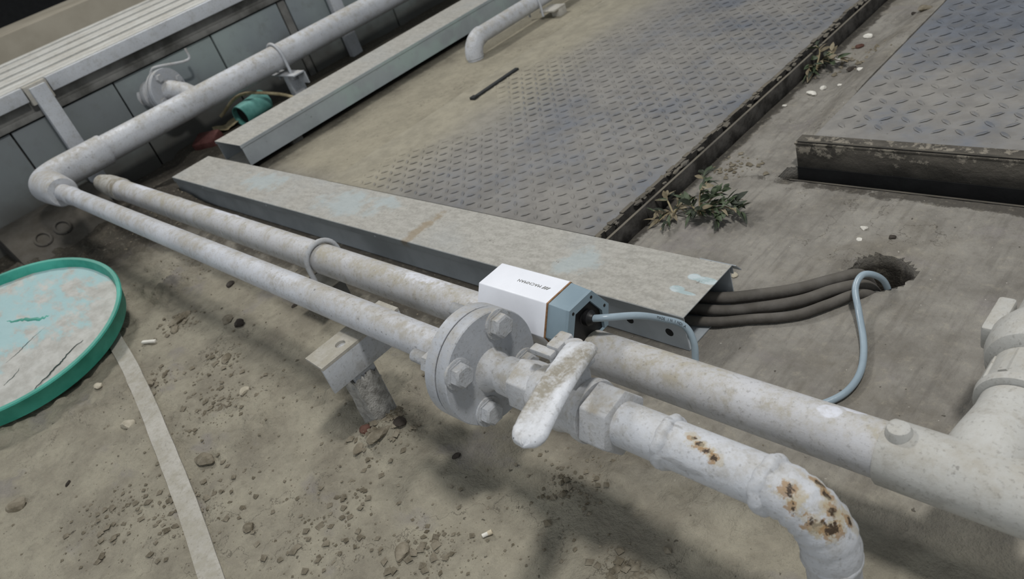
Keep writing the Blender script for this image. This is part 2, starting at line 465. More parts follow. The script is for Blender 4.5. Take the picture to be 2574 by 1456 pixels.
def hz(x, y):
    """height of the floor at (x, y), without the hole and the slot"""
    x = np.asarray(x, float)
    y = np.asarray(y, float)
    soil = 1 - sst(y + 0.25 * fbm(x, y, 2.0, 2, 5), 0.42, 0.62)
    h = 0.006 * fbm(x, y, 3.0, 3, 1) * (0.4 + 0.6 * soil)
    ridge = fbm(x, y, 16, 4, 3, 0.6)
    crust = fbm(x, y, 11, 5, 14, 0.62)
    patch = sst(fbm(x, y, 4.0, 2, 9), -0.02, 0.10)
    h = h + soil * (0.016 * ridge + 0.042 * np.maximum(ridge - 0.08, 0) * patch)
    h = h + soil * 0.006 * sst(crust, 0.02, 0.05) * (0.4 + 0.6 * patch)
    h = h + soil * patch * 0.010 * fbm(x, y, 55, 3, 15, 0.6)
    h = h + (1 - soil) * 0.0030 * fbm(x, y, 30, 4, 4, 0.6)
    # mound at the bracket's post, heaped dirt in the gutter by the wall
    h = h + 0.030 * np.exp(-(((x + 0.945) ** 2 + (y - 0.345) ** 2) / 0.045 ** 2)) * (1 + 0.9 * fbm(x, y, 40, 3, 21))
    gut = 1 - sst(x, -2.62, -2.42)
    h = h + gut * (0.035 * (fbm(x, y, 6, 4, 31) + 0.15))
    # dirt heaped under the left ends of the pipes
    h = h + 0.05 * np.exp(-(((x + 2.5) / 0.16) ** 2 + ((y - 0.62) / 0.10) ** 2)) * (1 + fbm(x, y, 20, 3, 8))
    h = h + 0.018 * np.exp(-(((x + 2.05) / 0.25) ** 2 + ((y - 0.60) / 0.05) ** 2)) * (1 + 1.5 * fbm(x, y, 25, 3, 12))
    # dirt washed up level with the left plate
    lf = (1 - sst(x, -1.88, -1.85)) * sst(y, 0.835, 0.88) * (sst(x, -2.6, -2.3) * 0.4 + 0.6)
    h = h * (1 - 0.8 * lf) + (0.0310 + 0.0012 * fbm(x, y, 18, 3, 61)) * lf
    # strip between rail and right-hand plate climbs to the plate
    h = h + 0.045 * sst(x + 0.03 * fbm(x, y, 8, 2, 40), -0.80, -0.70) * sst(y, 1.232, 1.50)
    # flat beds under plates
    bed = ((x > -1.872 + 0.03 * fbm(x, y, 12, 3, 62)) & (x < -0.885) & (y > 0.86))
    h = np.where(bed, -0.012, h)
    bed2 = ((x > -0.690) & (y > 1.236))
    h = np.where(bed2, -0.012, h)
    bed3 = ((y > 0.685) & (y < 0.835) & (x > -2.52) & (x < -0.59))
    h = np.where(bed3, np.minimum(h, -0.001), h)
    return h


def zf(x, y):
    return float(hz(np.array([x]), np.array([y]))[0])


# ------------------------------------------------------------------ mesh helpers
WORLD = {}


def frame_of(ax):
    ax = Vector(ax).normalized()
    up = Vector((0, 0, 1)) if abs(ax.z) < 0.95 else Vector((1, 0, 0))
    u = up.cross(ax).normalized()
    return u, ax.cross(u).normalized(), ax


class MB:
    def __init__(s):
        s.v = []
        s.f = []

    def add(s, vs, fs):
        o = len(s.v)
        s.v += [tuple(p) for p in vs]
        s.f += [tuple(i + o for i in f) for f in fs]
        return s

    def box(s, a, b, bev=0.0, M=None):
        bm = bmesh.new()
        bmesh.ops.create_cube(bm, size=1)
        for v in bm.verts:
            v.co = Vector([a[i] + (v.co[i] + 0.5) * (b[i] - a[i]) for i in range(3)])
        if bev:
            bmesh.ops.bevel(bm, geom=bm.edges[:], offset=bev, segments=2, profile=0.5, affect='EDGES')
        return s.bm(bm, M)

    def bm(s, bm, M=None):
        bm.verts.index_update()
        vs = [(M @ v.co) if M else v.co.copy() for v in bm.verts]
        s.add(vs, [[v.index for v in f.verts] for f in bm.faces])
        bm.free()
        return s

    def tube(s, pts, rad, n=24, cap=True, inner=None, squash=None):
        pts = [Vector(p) for p in pts]
        if not hasattr(rad, '__len__'):
            rad = [rad] * len(pts)
        rings = []
        u = None
        for i, p in enumerate(pts):
            t = (pts[min(i + 1, len(pts) - 1)] - pts[max(i - 1, 0)]).normalized()
            if u is None:
                u = frame_of(t)[0]
            u = (u - t * u.dot(t)).normalized()
            vv = t.cross(u)
            rings.append([p + (u * cos(2 * pi * k / n) + vv * sin(2 * pi * k / n)) * rad[i] for k in range(n)])
        vs = [q for r in rings for q in r]
        fs = []
        for i in range(len(pts) - 1):
            for k in range(n):
                fs.append((i * n + k, i * n + (k + 1) % n, (i + 1) * n + (k + 1) % n, (i + 1) * n + k))
        if cap:
            fs.append(tuple(range(n))[::-1])
            fs.append(tuple((len(pts) - 1) * n + k for k in range(n)))
        return s.add(vs, fs)

    def lathe(s, base, ax, prof, n=40, closed=False):
        """prof: (distance along axis, radius)"""
        u, vv, a = frame_of(ax)
        base = Vector(base)
        vs = []
        fs = []
        for (d, r) in prof:
            for k in range(n):
                t = 2 * pi * k / n
                vs.append(base + a * d + (u * cos(t) + vv * sin(t)) * max(r, 1e-5))
        m = len(prof)
        for i in range(m if closed else m - 1):
            j = (i + 1) % m
            for k in range(n):
                fs.append((i * n + k, i * n + (k + 1) % n, j * n + (k + 1) % n, j * n + k))
        if not closed:
            fs.append(tuple(range(n))[::-1])
            fs.append(tuple((m - 1) * n + k for k in range(n)))
        return s.add(vs, fs)

    def prism(s, poly, o, ux, uy, ext, bev=0.0):
        """polygon in the (ux,uy) plane at o, pushed along ext"""
        o, ux, uy, ext = Vector(o), Vector(ux), Vector(uy), Vector(ext)
        bm = bmesh.new()
        a = [bm.verts.new(o + ux * p[0] + uy * p[1]) for p in poly]
        b = [bm.verts.new(o + ux * p[0] + uy * p[1] + ext) for p in poly]
        n = len(poly)
        bm.faces.new(a)
        bm.faces.new(b[::-1])
        for i in range(n):
            bm.faces.new((a[i], a[(i + 1) % n], b[(i + 1) % n], b[i]))
        bmesh.ops.recalc_face_normals(bm, faces=bm.faces[:])
        if bev:
            bmesh.ops.bevel(bm, geom=bm.edges[:], offset=bev, segments=2, profile=0.5, affect='EDGES')
        return s.bm(bm)

    def build(s, name, mat, parent=None, smooth=38, recalc=True):
        me = bpy.data.meshes.new(name)
        if parent is not None:
            org = WORLD[parent.name]
        else:
            arr = np.array(s.v)
            lo, hi = arr.min(0), arr.max(0)
            org = Vector(((lo[0] + hi[0]) / 2, (lo[1] + hi[1]) / 2, lo[2]))
        me.from_pydata([tuple(Vector(p) - org) for p in s.v], [], s.f)
        if recalc:
            bm = bmesh.new()
            bm.from_mesh(me)
            bmesh.ops.recalc_face_normals(bm, faces=bm.faces[:])
            bm.to_mesh(me)
            bm.free()
        if smooth:
            me.polygons.foreach_set('use_smooth', [True] * len(me.polygons))
            me.set_sharp_from_angle(angle=radians(smooth))
        me.materials.append(mat if not isinstance(mat, str) else MAT[mat])
        me.update()
        o = bpy.data.objects.new(name, me)
        col.objects.link(o)
        if parent is not None:
            o.parent = parent
            WORLD[o.name] = org
        else:
            o.location = org
            WORLD[o.name] = org
        return o


def tag(o, label=None, cat=None, group=None, kind=None):
    if label:
        o['label'] = label
    if cat:
        o['category'] = cat
    if group:
        o['group'] = group
    if kind:
        o['kind'] = kind
    return o


def thing(name, loc, label, cat, group=None):
    o = bpy.data.objects.new(name, None)
    o.empty_display_size = 0.05
    col.objects.link(o)
    o.location = loc
    WORLD[o.name] = Vector(loc)
    return tag(o, label, cat, group)


def catmull(P, n=10):
    P = [Vector(p) for p in P]
    P = [P[0] * 2 - P[1]] + P + [P[-1] * 2 - P[-2]]
    out = []
    for i in range(1, len(P) - 2):
        for k in range(n):
            t = k / n
            a, b, c, d = P[i - 1], P[i], P[i + 1], P[i + 2]
            out.append(0.5 * ((2 * b) + (c - a) * t + (2 * a - 5 * b + 4 * c - d) * t * t + (3 * b - a - 3 * c + d) * t ** 3))
    out.append(P[-2])
    return out


def arc(c, u, v, r, a0, a1, n=10):
    c, u, v = Vector(c), Vector(u), Vector(v)
    return [c + (u * cos(a0 + (a1 - a0) * i / n) + v * sin(a0 + (a1 - a0) * i / n)) * r for i in range(n + 1)]


def hexpts(r, a0=0.0):
    return [(r * cos(a0 + k * pi / 3), r * sin(a0 + k * pi / 3)) for k in range(6)]


# ------------------------------------------------------------------ floor
def axis(a, b, step, extra):
    v = list(np.arange(a, b + step, step))
    for e in extra:
        v = [q for q in v if abs(q - e) > step * 0.35] + [e]
    return np.array(sorted(v))


SLX0, SLY0, SLY1 = -0.724, 1.184, 1.229
gx = np.concatenate([np.arange(-3.25, -2.0, 0.011), axis(-2.0, 0.35, 0.0065, [SLX0 + 0.012, SLX0 + 0.0125, SLX0 + 0.018])])
gy = np.concatenate([axis(-0.36, 1.32, 0.0065, [SLY0, SLY0 + 0.0005, SLY1, SLY1 - 0.0005]), np.arange(1.33, 3.3, 0.016)])
X, Y = np.meshgrid(gx, gy)
Z = hz(X, Y)
# round hole: pull nearby vertices onto its ragged rim, drop the inside
HX, HY, HR = -0.439, 0.966, 0.0445
ang = np.arctan2(Y - HY, X - HX)
RR = HR * (1 + 0.035 * np.sin(3 * ang + 1) + 0.03 * np.sin(5 * ang) + 0.012 * np.sin(11 * ang + 2))
D = np.hypot(X - HX, Y - HY)
snap = np.abs(D - RR) < 0.0042
ns = np.where(D > RR, RR + 0.0002, RR - 0.0012)
X = np.where(snap, HX + np.cos(ang) * ns, X)
Y = np.where(snap, HY + np.sin(ang) * ns, Y)
D2 = np.where(snap, ns, D)
depth = 0.11 + 0.03 * fbm(X, Y, 60, 3, 77)
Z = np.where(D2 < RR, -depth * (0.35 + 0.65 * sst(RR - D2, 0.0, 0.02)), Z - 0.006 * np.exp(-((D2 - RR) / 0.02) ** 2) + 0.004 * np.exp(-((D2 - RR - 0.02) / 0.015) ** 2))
# slot with a rounded left end
cx = SLX0 + (SLY1 - SLY0) / 2
inslot = (Y > SLY0 + 0.0002) & (Y < SLY1 - 0.0002) & ((X > cx) | (np.hypot(X - cx, Y - (SLY0 + SLY1) / 2) < (SLY1 - SLY0) / 2))
Z = np.where(inslot, -0.13, Z)
ny, nx = X.shape
me = bpy.data.meshes.new('floor')
vs = np.stack([X, Y, Z], -1).reshape(-1, 3)
idx = np.arange(ny * nx).reshape(ny, nx)
q = np.stack([idx[:-1, :-1], idx[:-1, 1:], idx[1:, 1:], idx[1:, :-1]], -1).reshape(-1, 4)
me.vertices.add(len(vs))
me.vertices.foreach_set('co', vs.ravel())
me.loops.add(q.size)
me.loops.foreach_set('vertex_index', q.ravel().astype(np.int32))
me.polygons.add(len(q))
me.polygons.foreach_set('loop_start', np.arange(0, q.size, 4, dtype=np.int32))
me.polygons.foreach_set('loop_total', np.full(len(q), 4, dtype=np.int32))
me.update(calc_edges=True)
me.polygons.foreach_set('use_smooth', [True] * len(q))
me.set_sharp_from_angle(angle=radians(50))
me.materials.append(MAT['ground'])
fl = bpy.data.objects.new('floor', me)
col.objects.link(fl)
tag(fl, 'dusty soil and worn concrete ground with a round hole and a slot', kind='structure')

# ------------------------------------------------------------------ wall, ledge and background
wl = MB().box((-3.05, -0.4, -0.05), (-2.965, 3.3, 0.36)).build('wall_left', 'grimy')
tag(wl, 'low grey wall behind the thick pipe', kind='structure')
WORLD['wall_left'] = Vector(wl.location)
edges = [-0.4, 0.02, 0.437, 0.80, 1.195, 1.497, 1.535, 2.0, 2.6, 3.3]
for a, b in zip(edges[:-1], edges[1:]):
    off = random.uniform(0, 0.006)
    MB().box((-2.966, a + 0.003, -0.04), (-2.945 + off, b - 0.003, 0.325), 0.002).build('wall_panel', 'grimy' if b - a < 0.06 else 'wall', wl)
t1 = MB().box((-3.02, -0.4, 0.33), (-2.93, 3.3, 0.352), 0.004).box((-3.02, -0.4, 0.352), (-2.945, 3.3, 0.40), 0.004).build('trim_1', 'grimy')
tag(t1, 'grimy concrete ledge under the ribbed deck', kind='structure')

deck = thing('ribbed_deck', (-2.9, 1.5, 0.0), 'white ribbed metal deck along the wall top, held on white posts', 'deck')
for a, b in ((-0.3, 0.535), (0.615, 3.3)):
    MB().box((-2.935, a, 0.388), (-2.905, b, 0.435), 0.003).build('front_rail', 'white_steel', deck)
for k in range(9):
    x1 = -2.94 - k * 0.101
    MB().box((x1 - 0.066, -0.35, 0.385), (x1, 3.3, 0.437 - 0.003 * (k % 2)), 0.003).build('slat', 'slat', deck)
MB().box((-3.87, -0.35, 0.33), (-2.94, 3.3, 0.385)).build('bearer', 'grimy', deck)
for y0 in (0.577, 1.715):
    MB().box((-2.915, y0 - 0.026, -0.03), (-2.885, y0 + 0.026, 0.425), 0.002).build('post', 'white_steel', deck)
MB().box((-2.93, 0.538, 0.372), (-2.902, 0.612, 0.434), 0.003).build('post_cap', 'strip', deck)
wb = MB().box((-5.2, -1.5, 0.0), (-4.6, 5.5, 0.475)).build('wall_back', 'beige')
tag(wb, 'beige concrete wall beyond the ribbed deck', kind='structure')
wd = MB().box((-7.4, -3.5, 0.0), (-7.0, 8.5, 3.0)).build('void_backdrop', 'dark_void')  # black sheet added to stand for the dark void beyond
tag(wd, 'black background beyond the beige wall', kind='structure')

blk = MB().prism([(-2.93, -0.03), (-2.93, 0.088), (-2.85, 0.086), (-2.66, 0.0), (-2.66, -0.03)], (0, 0.212, 0), (1, 0, 0), (0, 0, 1), (0, 0.335, 0), 0.006)
blk = blk.build('concrete_block', 'block')
tag(blk, 'dark sloping concrete block with raised rings below the pipe elbow', 'block')
sl_dir = Vector((0.19, 0, -0.086)).normalized()
sl_n = Vector((0.086, 0, 0.19)).normalized()
for (yc, d) in ((0.305, 0.115), (0.372, 0.112)):
    c = Vector((-2.85, yc, 0.086)) + sl_dir * d
    ring = [c + sl_dir * (0.031 * cos(t)) + Vector((0, 0.023 * sin(t), 0)) for t in np.linspace(0, 2 * pi, 25)]
    MB().tube(ring, 0.0055, 8, False).build('embossed_ring', 'block', blk)

# ------------------------------------------------------------------ tread plates
LENS = [(-1, 0, 0), (-0.55, -0.62, 0.55), (0, -1, 0.6), (0.55, -0.62, 0.55), (1, 0, 0), (0.55, 0.62, 0.55), (0, 1, 0.6), (-0.55, 0.62, 0.55), (-0.5, 0, 1), (0.5, 0, 1)]
LENSF = [(0, 1, 8), (1, 2, 9, 8), (2, 3, 9), (3, 4, 9), (4, 5, 9), (5, 6, 9), (6, 7, 8, 9), (7, 0, 8)]


def treads(x0, x1, y0, y1, z, pitch, L, W, H, parent, mat, fade=None):
    m = MB()
    i = 0
    xs = np.arange(x0 + pitch * 0.6, x1 - pitch * 0.4, pitch)
    ys = np.arange(y0 + pitch * 0.6, y1 - pitch * 0.4, pitch)
    for ix, xx in enumerate(xs):
        for iy, yy in enumerate(ys):
            a = pi / 4 if (ix + iy) % 2 else -pi / 4
            hh = H * (0.75 + 0.5 * float(vnoise(np.array([xx * 6]), np.array([yy * 6]), 3)[0]))
            if fade:
                hh *= fade(xx, yy)
            if hh < 0.0004:
                continue
            ca, sa = cos(a), sin(a)
            m.add([(xx + (p[0] * L * ca - p[1] * W * sa), yy + (p[0] * L * sa + p[1] * W * ca), z - 0.0006 + p[2] * hh) for p in LENS], LENSF)
    o = m.build('tread_relief', mat, parent, smooth=60)
    o['kind'] = 'stuff'
    return o


lp = MB().box((-1.89, 0.872, -0.011), (-0.926, 3.25, 0.030), 0.0015).build('tread_plate', 'plate')
tag(lp, 'dusty diamond tread steel plate between trunking and double rail', 'floor plate')
WORLD[lp.name] = Vector(lp.location)


def fade_l(x, y):
    v = (x + 1.80 + 0.32 * (float(vnoise(np.array([x * 4]), np.array([y * 4]), 8)[0]) - 0.5)) / 0.22
    return max(0.0, min(1.0, v))


treads(-1.88, -0.935, 0.876, 3.0, 0.030, 0.0292, 0.0138, 0.0040, 0.0036, lp, 'plate', fade_l)
rp = MB().box((-0.686, 1.236, -0.011), (0.75, 3.25, 0.050), 0.002).build('tread_plate', 'plate_r')
tag(rp, 'bluish diamond tread steel plate on the right behind the black beam', 'floor plate')
WORLD[rp.name] = Vector(rp.location)
treads(-0.675, 0.4, 1.29, 3.0, 0.050, 0.0345, 0.0165, 0.0045, 0.0034, rp, 'plate_r')

# plate frame and double rail
er = thing('edge_rail', (-0.905, 2.0, 0.0), 'rusty double steel edge rail beside the left tread plate', 'rail')
m = MB()
ys = np.arange(0.85, 3.2, 0.02)
for a, b in zip(ys[:-1], ys[1:]):
    j = random.uniform(-0.0015, 0.0015)
    zt = 0.031 + random.uniform(-0.002, 0.004)
    m.box((-0.925 + j, a, -0.008), (-0.916 + j, b + 0.001, zt))
m.build('frame_angle', 'dark_steel', er)
MB().box((-0.916, 0.85, -0.012), (-0.899, 3.2, 0.004)).build('groove_bed', 'black_steel', er)
MB().box((-0.899, 0.85, -0.012), (-0.893, 3.2, 0.0305), 0.001).build('rail_bar', 'dark_steel', er)
m = MB()
for k in range(170):
    yy = random.uniform(0.86, 3.0)
    s_ = random.uniform(0.003, 0.008)
    bm = bmesh.new()
    bmesh.ops.create_icosphere(bm, subdivisions=1, radius=s_)
    for v in bm.verts:
        v.co *= random.uniform(0.6, 1.2)
        v.co.z *= 0.5
        v.co.y *= 1.8
    m.bm(bm, Matrix.Translation((random.choice((-0.922, -0.922, -0.918, -0.908, -0.908)) + random.uniform(-0.003, 0.003), yy, random.choice((0.030, 0.0306, 0.006)))))
tag(m.build('dirt_crust', 'dark_steel', er), kind='stuff')

# black beam at the front of the right-hand plate
bb = thing('black_beam', (-0.1, 1.232, 0.0), 'black grimy steel beam above the long slot, edging the right plate', 'beam')
MB().box((-0.706, 1.2295, 0.001), (0.75, 1.2360, 0.0485), 0.001).build('web', 'beam', bb)
MB().box((-0.708, 1.2290, 0.0485), (0.75, 1.262, 0.0530), 0.001).build('top_flange', 'beam', bb)
MB().box((-0.702, 1.2305, 0.0532), (0.75, 1.236, 0.0562), 0.001).build('top_lip', 'black_steel', bb)
ss = MB().box((-0.706, 1.2285, -0.13), (0.75, 1.231, 0.001)).build('trim_2', 'dark_inside')
tag(ss, 'black far side of the slot', kind='structure')
se = MB().box((-0.698, 1.1795, -0.05), (0.75, 1.1838, 0.0015)).build('trim_3', 'black_steel')
tag(se, 'rusty near edge of the slot', kind='structure')

# rubber strip on the plate
rs = MB().box((-0.102, -0.0075, 0.0), (0.102, 0.0075, 0.007), 0.001, Matrix.Translation((-1.79, 1.467, 0.0297)) @ Matrix.Rotation(radians(91), 4, 'Z'))
rs.box((-0.106, -0.010, 0.0), (-0.088, 0.010, 0.009), 0.001, Matrix.Translation((-1.79, 1.467, 0.0297)) @ Matrix.Rotation(radians(91), 4, 'Z'))
tag(rs.build('rubber_strip', 'rubber'), 'short black strip lying on the dusty tread plate', 'strip')


# ------------------------------------------------------------------ trunking
def trunk(name, label, along, c0, c1, e0, e1, z0, z1, lm, sm, lip, holes=()):
    """along 'x' or 'y'; c0..c1 the two sides, e0..e1 the two ends"""
    P = (lambda a, c, z: (a, c, z)) if along == 'x' else (lambda a, c, z: (c, a, z))
    t = thing(name, P((e0 + e1) / 2, (c0 + c1) / 2, z0), label, 'cable trunking')
    tk = 0.0018
    zt = z1 - 0.002
    ux, ext0 = Vector(P(0, 1, 0)), Vector(P(1, 0, 0))
    body = [(c0, z0), (c1, z0), (c1, zt), (c1 - tk, zt), (c1 - tk, z0 + tk), (c0 + tk, z0 + tk), (c0 + tk, zt), (c0, zt)]
    MB().prism(body, P(e0, 0, 0), ux, (0, 0, 1), ext0 * (e1 - e0)).build('trough', sm, t, smooth=25)
    o = 0.0022
    k = 0.0015
    lid = [(c0 - o, z1 - lip), (c0 - o, z1 - 0.0012), (c0 - o + 0.0012, z1), (c1 + o - 0.0012, z1), (c1 + o, z1 - 0.0012), (c1 + o, z1 - lip),
           (c1 + o - k, z1 - lip), (c1 + o - k, z1 - k), (c0 - o + k, z1 - k), (c0 - o + k, z1 - lip)]
    MB().prism(lid, P(e0 - 0.003, 0, 0), ux, (0, 0, 1), ext0 * (e1 - e0 + 0.007)).build('lid', lm, t, smooth=25)
    return t


ta = trunk('cable_trunking', 'long dusty grey trunking running behind the two near pipes', 'x', 0.692, 0.825, -2.522, -0.606, 0.0, 0.068, 'lid_a', 'trough', 0.016)
for (hx, hzv) in ((-0.712, 0.029), (-0.637, 0.027)):
    MB().lathe((hx, 0.6921, hzv), (0, -1, 0), [(0, 0.0072), (0.0004, 0.0072)], 20).build('knockout_hole', 'dark_inside', ta)
for (xx, zz) in ((-0.78, 0.058), (-0.90, 0.059), (-1.4, 0.057), (-1.9, 0.059), (-2.3, 0.058)):
    MB().lathe((xx, 0.6899, zz), (0, -1, 0), [(0, 0.0028), (0.0008, 0.0024)], 10).build('rivet', 'trough', ta)
MB().prism([(0, 0), (0.012, -0.016), (0.013, -0.015), (0.001, 0.001)], (-0.66, 0.826, 0.068), (0, 1, 0), (0, 0, 1), (0.065, 0, 0)).build('bent_lip', 'trough', ta)
MB().box((-0.95, 0.6895, 0.0), (-0.949, 0.692, 0.05)).build('seam', 'dark_inside', ta)
tb = trunk('cable_trunking', 'grey trunking on short legs running beside the thick wall pipe', 'y', -2.446, -2.272, 0.845, 3.3, 0.050, 0.120, 'lid_b', 'lid_b', 0.010)
for yy in (1.03, 1.9, 2.7):
    MB().box((-2.43, yy - 0.02, -0.01), (-2.29, yy + 0.02, 0.050), 0.002).build('leg', 'grimy', tb)

# hoses from the trunking's open end to the hole
hoses = [
    ([(-0.72, 0.775, 0.022), (-0.62, 0.800, 0.018), (-0.565, 0.835, 0.014), (-0.520, 0.868, 0.013), (-0.480, 0.906, 0.014), (-0.456, 0.934, 0.008), (-0.450, 0.955, -0.03), (-0.450, 0.968, -0.09)], 0.0098, 'dusty dark hose from trunking end to round hole, farthest from the pipes'),
    ([(-0.72, 0.752, 0.016), (-0.61, 0.778, 0.012), (-0.555, 0.808, 0.011), (-0.505, 0.845, 0.011), (-0.470, 0.884, 0.013), (-0.441, 0.915, 0.006), (-0.432, 0.937, -0.03), (-0.430, 0.950, -0.09)], 0.0090, 'dusty dark hose between two others, from trunking end to round hole'),
    ([(-0.72, 0.722, 0.012), (-0.61, 0.752, 0.010), (-0.556, 0.781, 0.009), (-0.500, 0.812, 0.009), (-0.466, 0.852, 0.010), (-0.440, 0.890, 0.008), (-0.424, 0.918, -0.02), (-0.420, 0.93, -0.09)], 0.0075, 'dusty dark hose from trunking end to round hole, nearest to the pipes')]
for P, r, lb in hoses:
    tag(MB().tube(catmull(P, 8), r, 16).build('hose', 'hose'), lb, 'hose', 'hoses leading to the hole')

# ------------------------------------------------------------------ wall pipe with its elbow
FY, FZ, FR = 0.396, 0.191, 0.0242
WX, WR = -2.735, 0.0445
wp = thing('wall_pipe', (WX, 1.8, FZ), 'thick white pipe running along the wall to a big elbow', 'pipe')
MB().tube([(WX, y, FZ) for y in np.linspace(0.58, 3.3, 12)], WR, 40).build('pipe', 'pipe_wall', wp)
R = 0.075
el = [(WX, 0.61, FZ), (WX, 0.606, FZ), (WX, FY + R + 0.02, FZ)] + arc((WX + R, FY + R, FZ), (-1, 0, 0), (0, -1, 0), R, 0, pi / 2, 12) + [(WX + R + 0.05, FY, FZ), (-2.515, FY, FZ), (-2.508, FY, FZ)]
rad = [0.0465, 0.0500, 0.0500] + [0.0500] * 13 + [0.049, 0.044, 0.040]
MB().tube(el, rad, 40).build('elbow', 'pipe_wall', wp)
MB().lathe((WX, 0.60, FZ), (0, 1, 0), [(0, 0.049), (0.006, 0.0508), (0.014, 0.049)], 40).build('socket_rim', 'pipe_wall', wp)


def u_bolt(parent, c, axis_v, r, tr, up, mat, drop):
    """rod over a pipe, both legs hanging down by drop"""
    up = Vector(up)
    side = Vector(axis_v).cross(up).normalized()
    c = Vector(c)
    pts = [c - side * r - up * drop] + arc(c, -side, up, r, 0, pi, 16) + [c + side * r - up * drop]
    return MB().tube(pts, tr, 12).build('u_bolt', mat, parent)


s1 = thing('pipe_support', (WX + 0.02, 1.31, 0.0), 'white post with angle bracket and rod clamp carrying the thick wall pipe', 'support')
MB().box((-2.725, 1.283, -0.02), (-2.690, 1.337, 0.128), 0.002).build('post', 'white_steel', s1)
MB().box((-2.80, 1.275, 0.128), (-2.625, 1.325, 0.1335), 0.001).box((-2.80, 1.320, 0.085), (-2.625, 1.325, 0.1335), 0.001).build('angle', 'white_steel', s1)
u_bolt(s1, (WX, 1.300, FZ), (0, 1, 0), 0.051, 0.0055, (0.0, 0.0, 1), 'white_steel', 0.085)
MB().lathe((WX + 0.051, 1.300, 0.108), (0, 0, 1), [(0, 0.010), (0.012, 0.010)], 6).build('nut', 'bolt', s1)

# flanged branch valve between wall and thick pipe
bv = thing('flanged_branch_valve', (-2.86, 0.935, 0.0), 'dusty flanged valve behind the thick pipe, against the wall', 'valve')
BC = Vector((-2.845, 0.930, 0.238))
BA = Vector((1.0, 0.38, 0.0)).normalized()
bu, bvv, _ = frame_of(BA)
MB().lathe(BC - BA * 0.014, BA, [(0, 0.078), (0.012, 0.078), (0.014, 0.076)], 40).lathe(BC - BA * 0.030, BA, [(0, 0.076), (0.012, 0.078)], 40).build('flange', 'flange', bv)
for k in range(4):
    t_ = radians(20 + 90 * k)
    MB().lathe(BC + bu * (0.056 * cos(t_)) + bvv * (0.056 * sin(t_)), BA, [(0, 0.014), (0.010, 0.014), (0.012, 0.012)], 6).build('bolt', 'bolt', bv)
MB().tube([BC, BC + BA * 0.02, Vector((-2.79, 0.955, 0.225)), Vector((-2.765, 0.965, 0.205))], [0.036, 0.031, 0.030, 0.032], 24).build('neck', 'pipe_wall', bv)
MB().lathe(BC - BA * 0.150, BA, [(0, 0.030), (0.015, 0.044), (0.03, 0.044), (0.034, 0.034), (0.050, 0.048), (0.070, 0.050), (0.078, 0.040), (0.10, 0.046), (0.112, 0.046), (0.122, 0.038)], 32).build('body', 'valve', bv)
MB().tube(catmull([(-2.90, 0.900, 0.285), (-2.87, 0.915, 0.318), (-2.86, 0.940, 0.322), (-2.86, 1.045, 0.298), (-2.86, 1.056, 0.335)], 5), 0.0045, 8).build('lever_rod', 'valve', bv)

# scraps in the gutter
tt = thing('cut_pipe_piece', (-2.80, 1.13, 0.0), 'cut length of teal plastic pipe lying under the thick wall pipe', 'pipe piece')
dv = Vector((-0.20, 1.0, 0.05)).normalized()
b0 = Vector((-2.775, 1.085, 0.060))
MB().lathe(b0, dv, [(0, 0.041), (0.125, 0.041), (0.125, 0.037), (0, 0.037)], 28, True).build('tube_wall', 'teal_pale', tt)
MB().lathe(b0 + dv * 0.02, dv, [(0, 0.0368), (0.006, 0.0368)], 24).build('dark_bore', 'dark_inside', tt)
tag(MB().box((-0.05, -0.035, -0.012), (0.05, 0.035, 0.035), 0.008, Matrix.Translation((-2.93 + 0.12, 1.00 - 0.05, 0.02)) @ Matrix.Rotation(0.5, 4, 'Z') @ Matrix.Rotation(0.3, 4, 'X')).build('scrap_piece', 'red_scrap'), 'red brown scrap lying next to the teal pipe piece', 'scrap')
tag(MB().tube(catmull([(-2.86, 1.05, 0.075), (-2.79, 1.13, 0.125), (-2.70, 1.22, 0.088), (-2.62, 1.25, 0.058)], 6), 0.006, 8).build('dry_stick', 'twig'), 'thin pale dry stick over the teal pipe piece', 'stick')

vs, fs = [], []
for i in range(13):
    for j in range(9):
        u_, v_ = i / 12 - 0.5, j / 8 - 0.5
        xx, yy = -2.852 + 0.075 * u_ + 0.03 * v_, 1.050 + 0.09 * v_ - 0.03 * u_
        vs.append((xx, yy, zf(xx, yy) + 0.014 + 0.028 * float(fbm(np.array([xx]), np.array([yy]), 22, 3, 90)[0]) + 0.02 * abs(v_)))
for i in range(12):
    for j in range(8):
        fs.append((i * 9 + j, i * 9 + j + 1, (i + 1) * 9 + j + 1, (i + 1) * 9 + j))
sh = MB().add(vs, fs).build('crumpled_sheet', 'twig')
sol = sh.modifiers.new('thickness', 'SOLIDIFY')
sol.thickness = 0.0012
tag(sh, 'crumpled tan sheet lying between the red scrap and the teal pipe piece', 'scrap')

# ------------------------------------------------------------------ front pipe, flanges and bolts
AX = Vector((1, 0, 0))
FZC = FZ + 0.003
fp = thing('front_pipe', (-1.6, FY, FZ), 'thin white pipe from the big elbow to the bolted flange', 'pipe')
MB().tube([(x, FY, FZ) for x in np.linspace(-2.52, -0.688, 30)], FR, 36).build('pipe', 'pipe_front', fp)
MB().lathe((-2.44, FY, FZ), AX, [(0, 0.0242), (0.004, 0.0262), (0.03, 0.0262), (0.034, 0.0242)], 36).build('joint_ring', 'pipe_front', fp)
MB().lathe((-0.7060, FY, FZC), AX, [(0, 0.0735), (0.0015, 0.075), (0.0180, 0.075), (0.0195, 0.0742)], 64).build('rear_flange', 'flange', fp)
MB().lathe((-0.6866, FY, FZC), AX, [(0, 0.0728), (0.0022, 0.0728)], 64).build('gasket', 'dark_stone', fp)
MB().lathe((-0.720, FY, FZ), AX, [(0, 0.0243), (0.006, 0.029), (0.0125, 0.031)], 36).build('weld_collar', 'valve', fp)
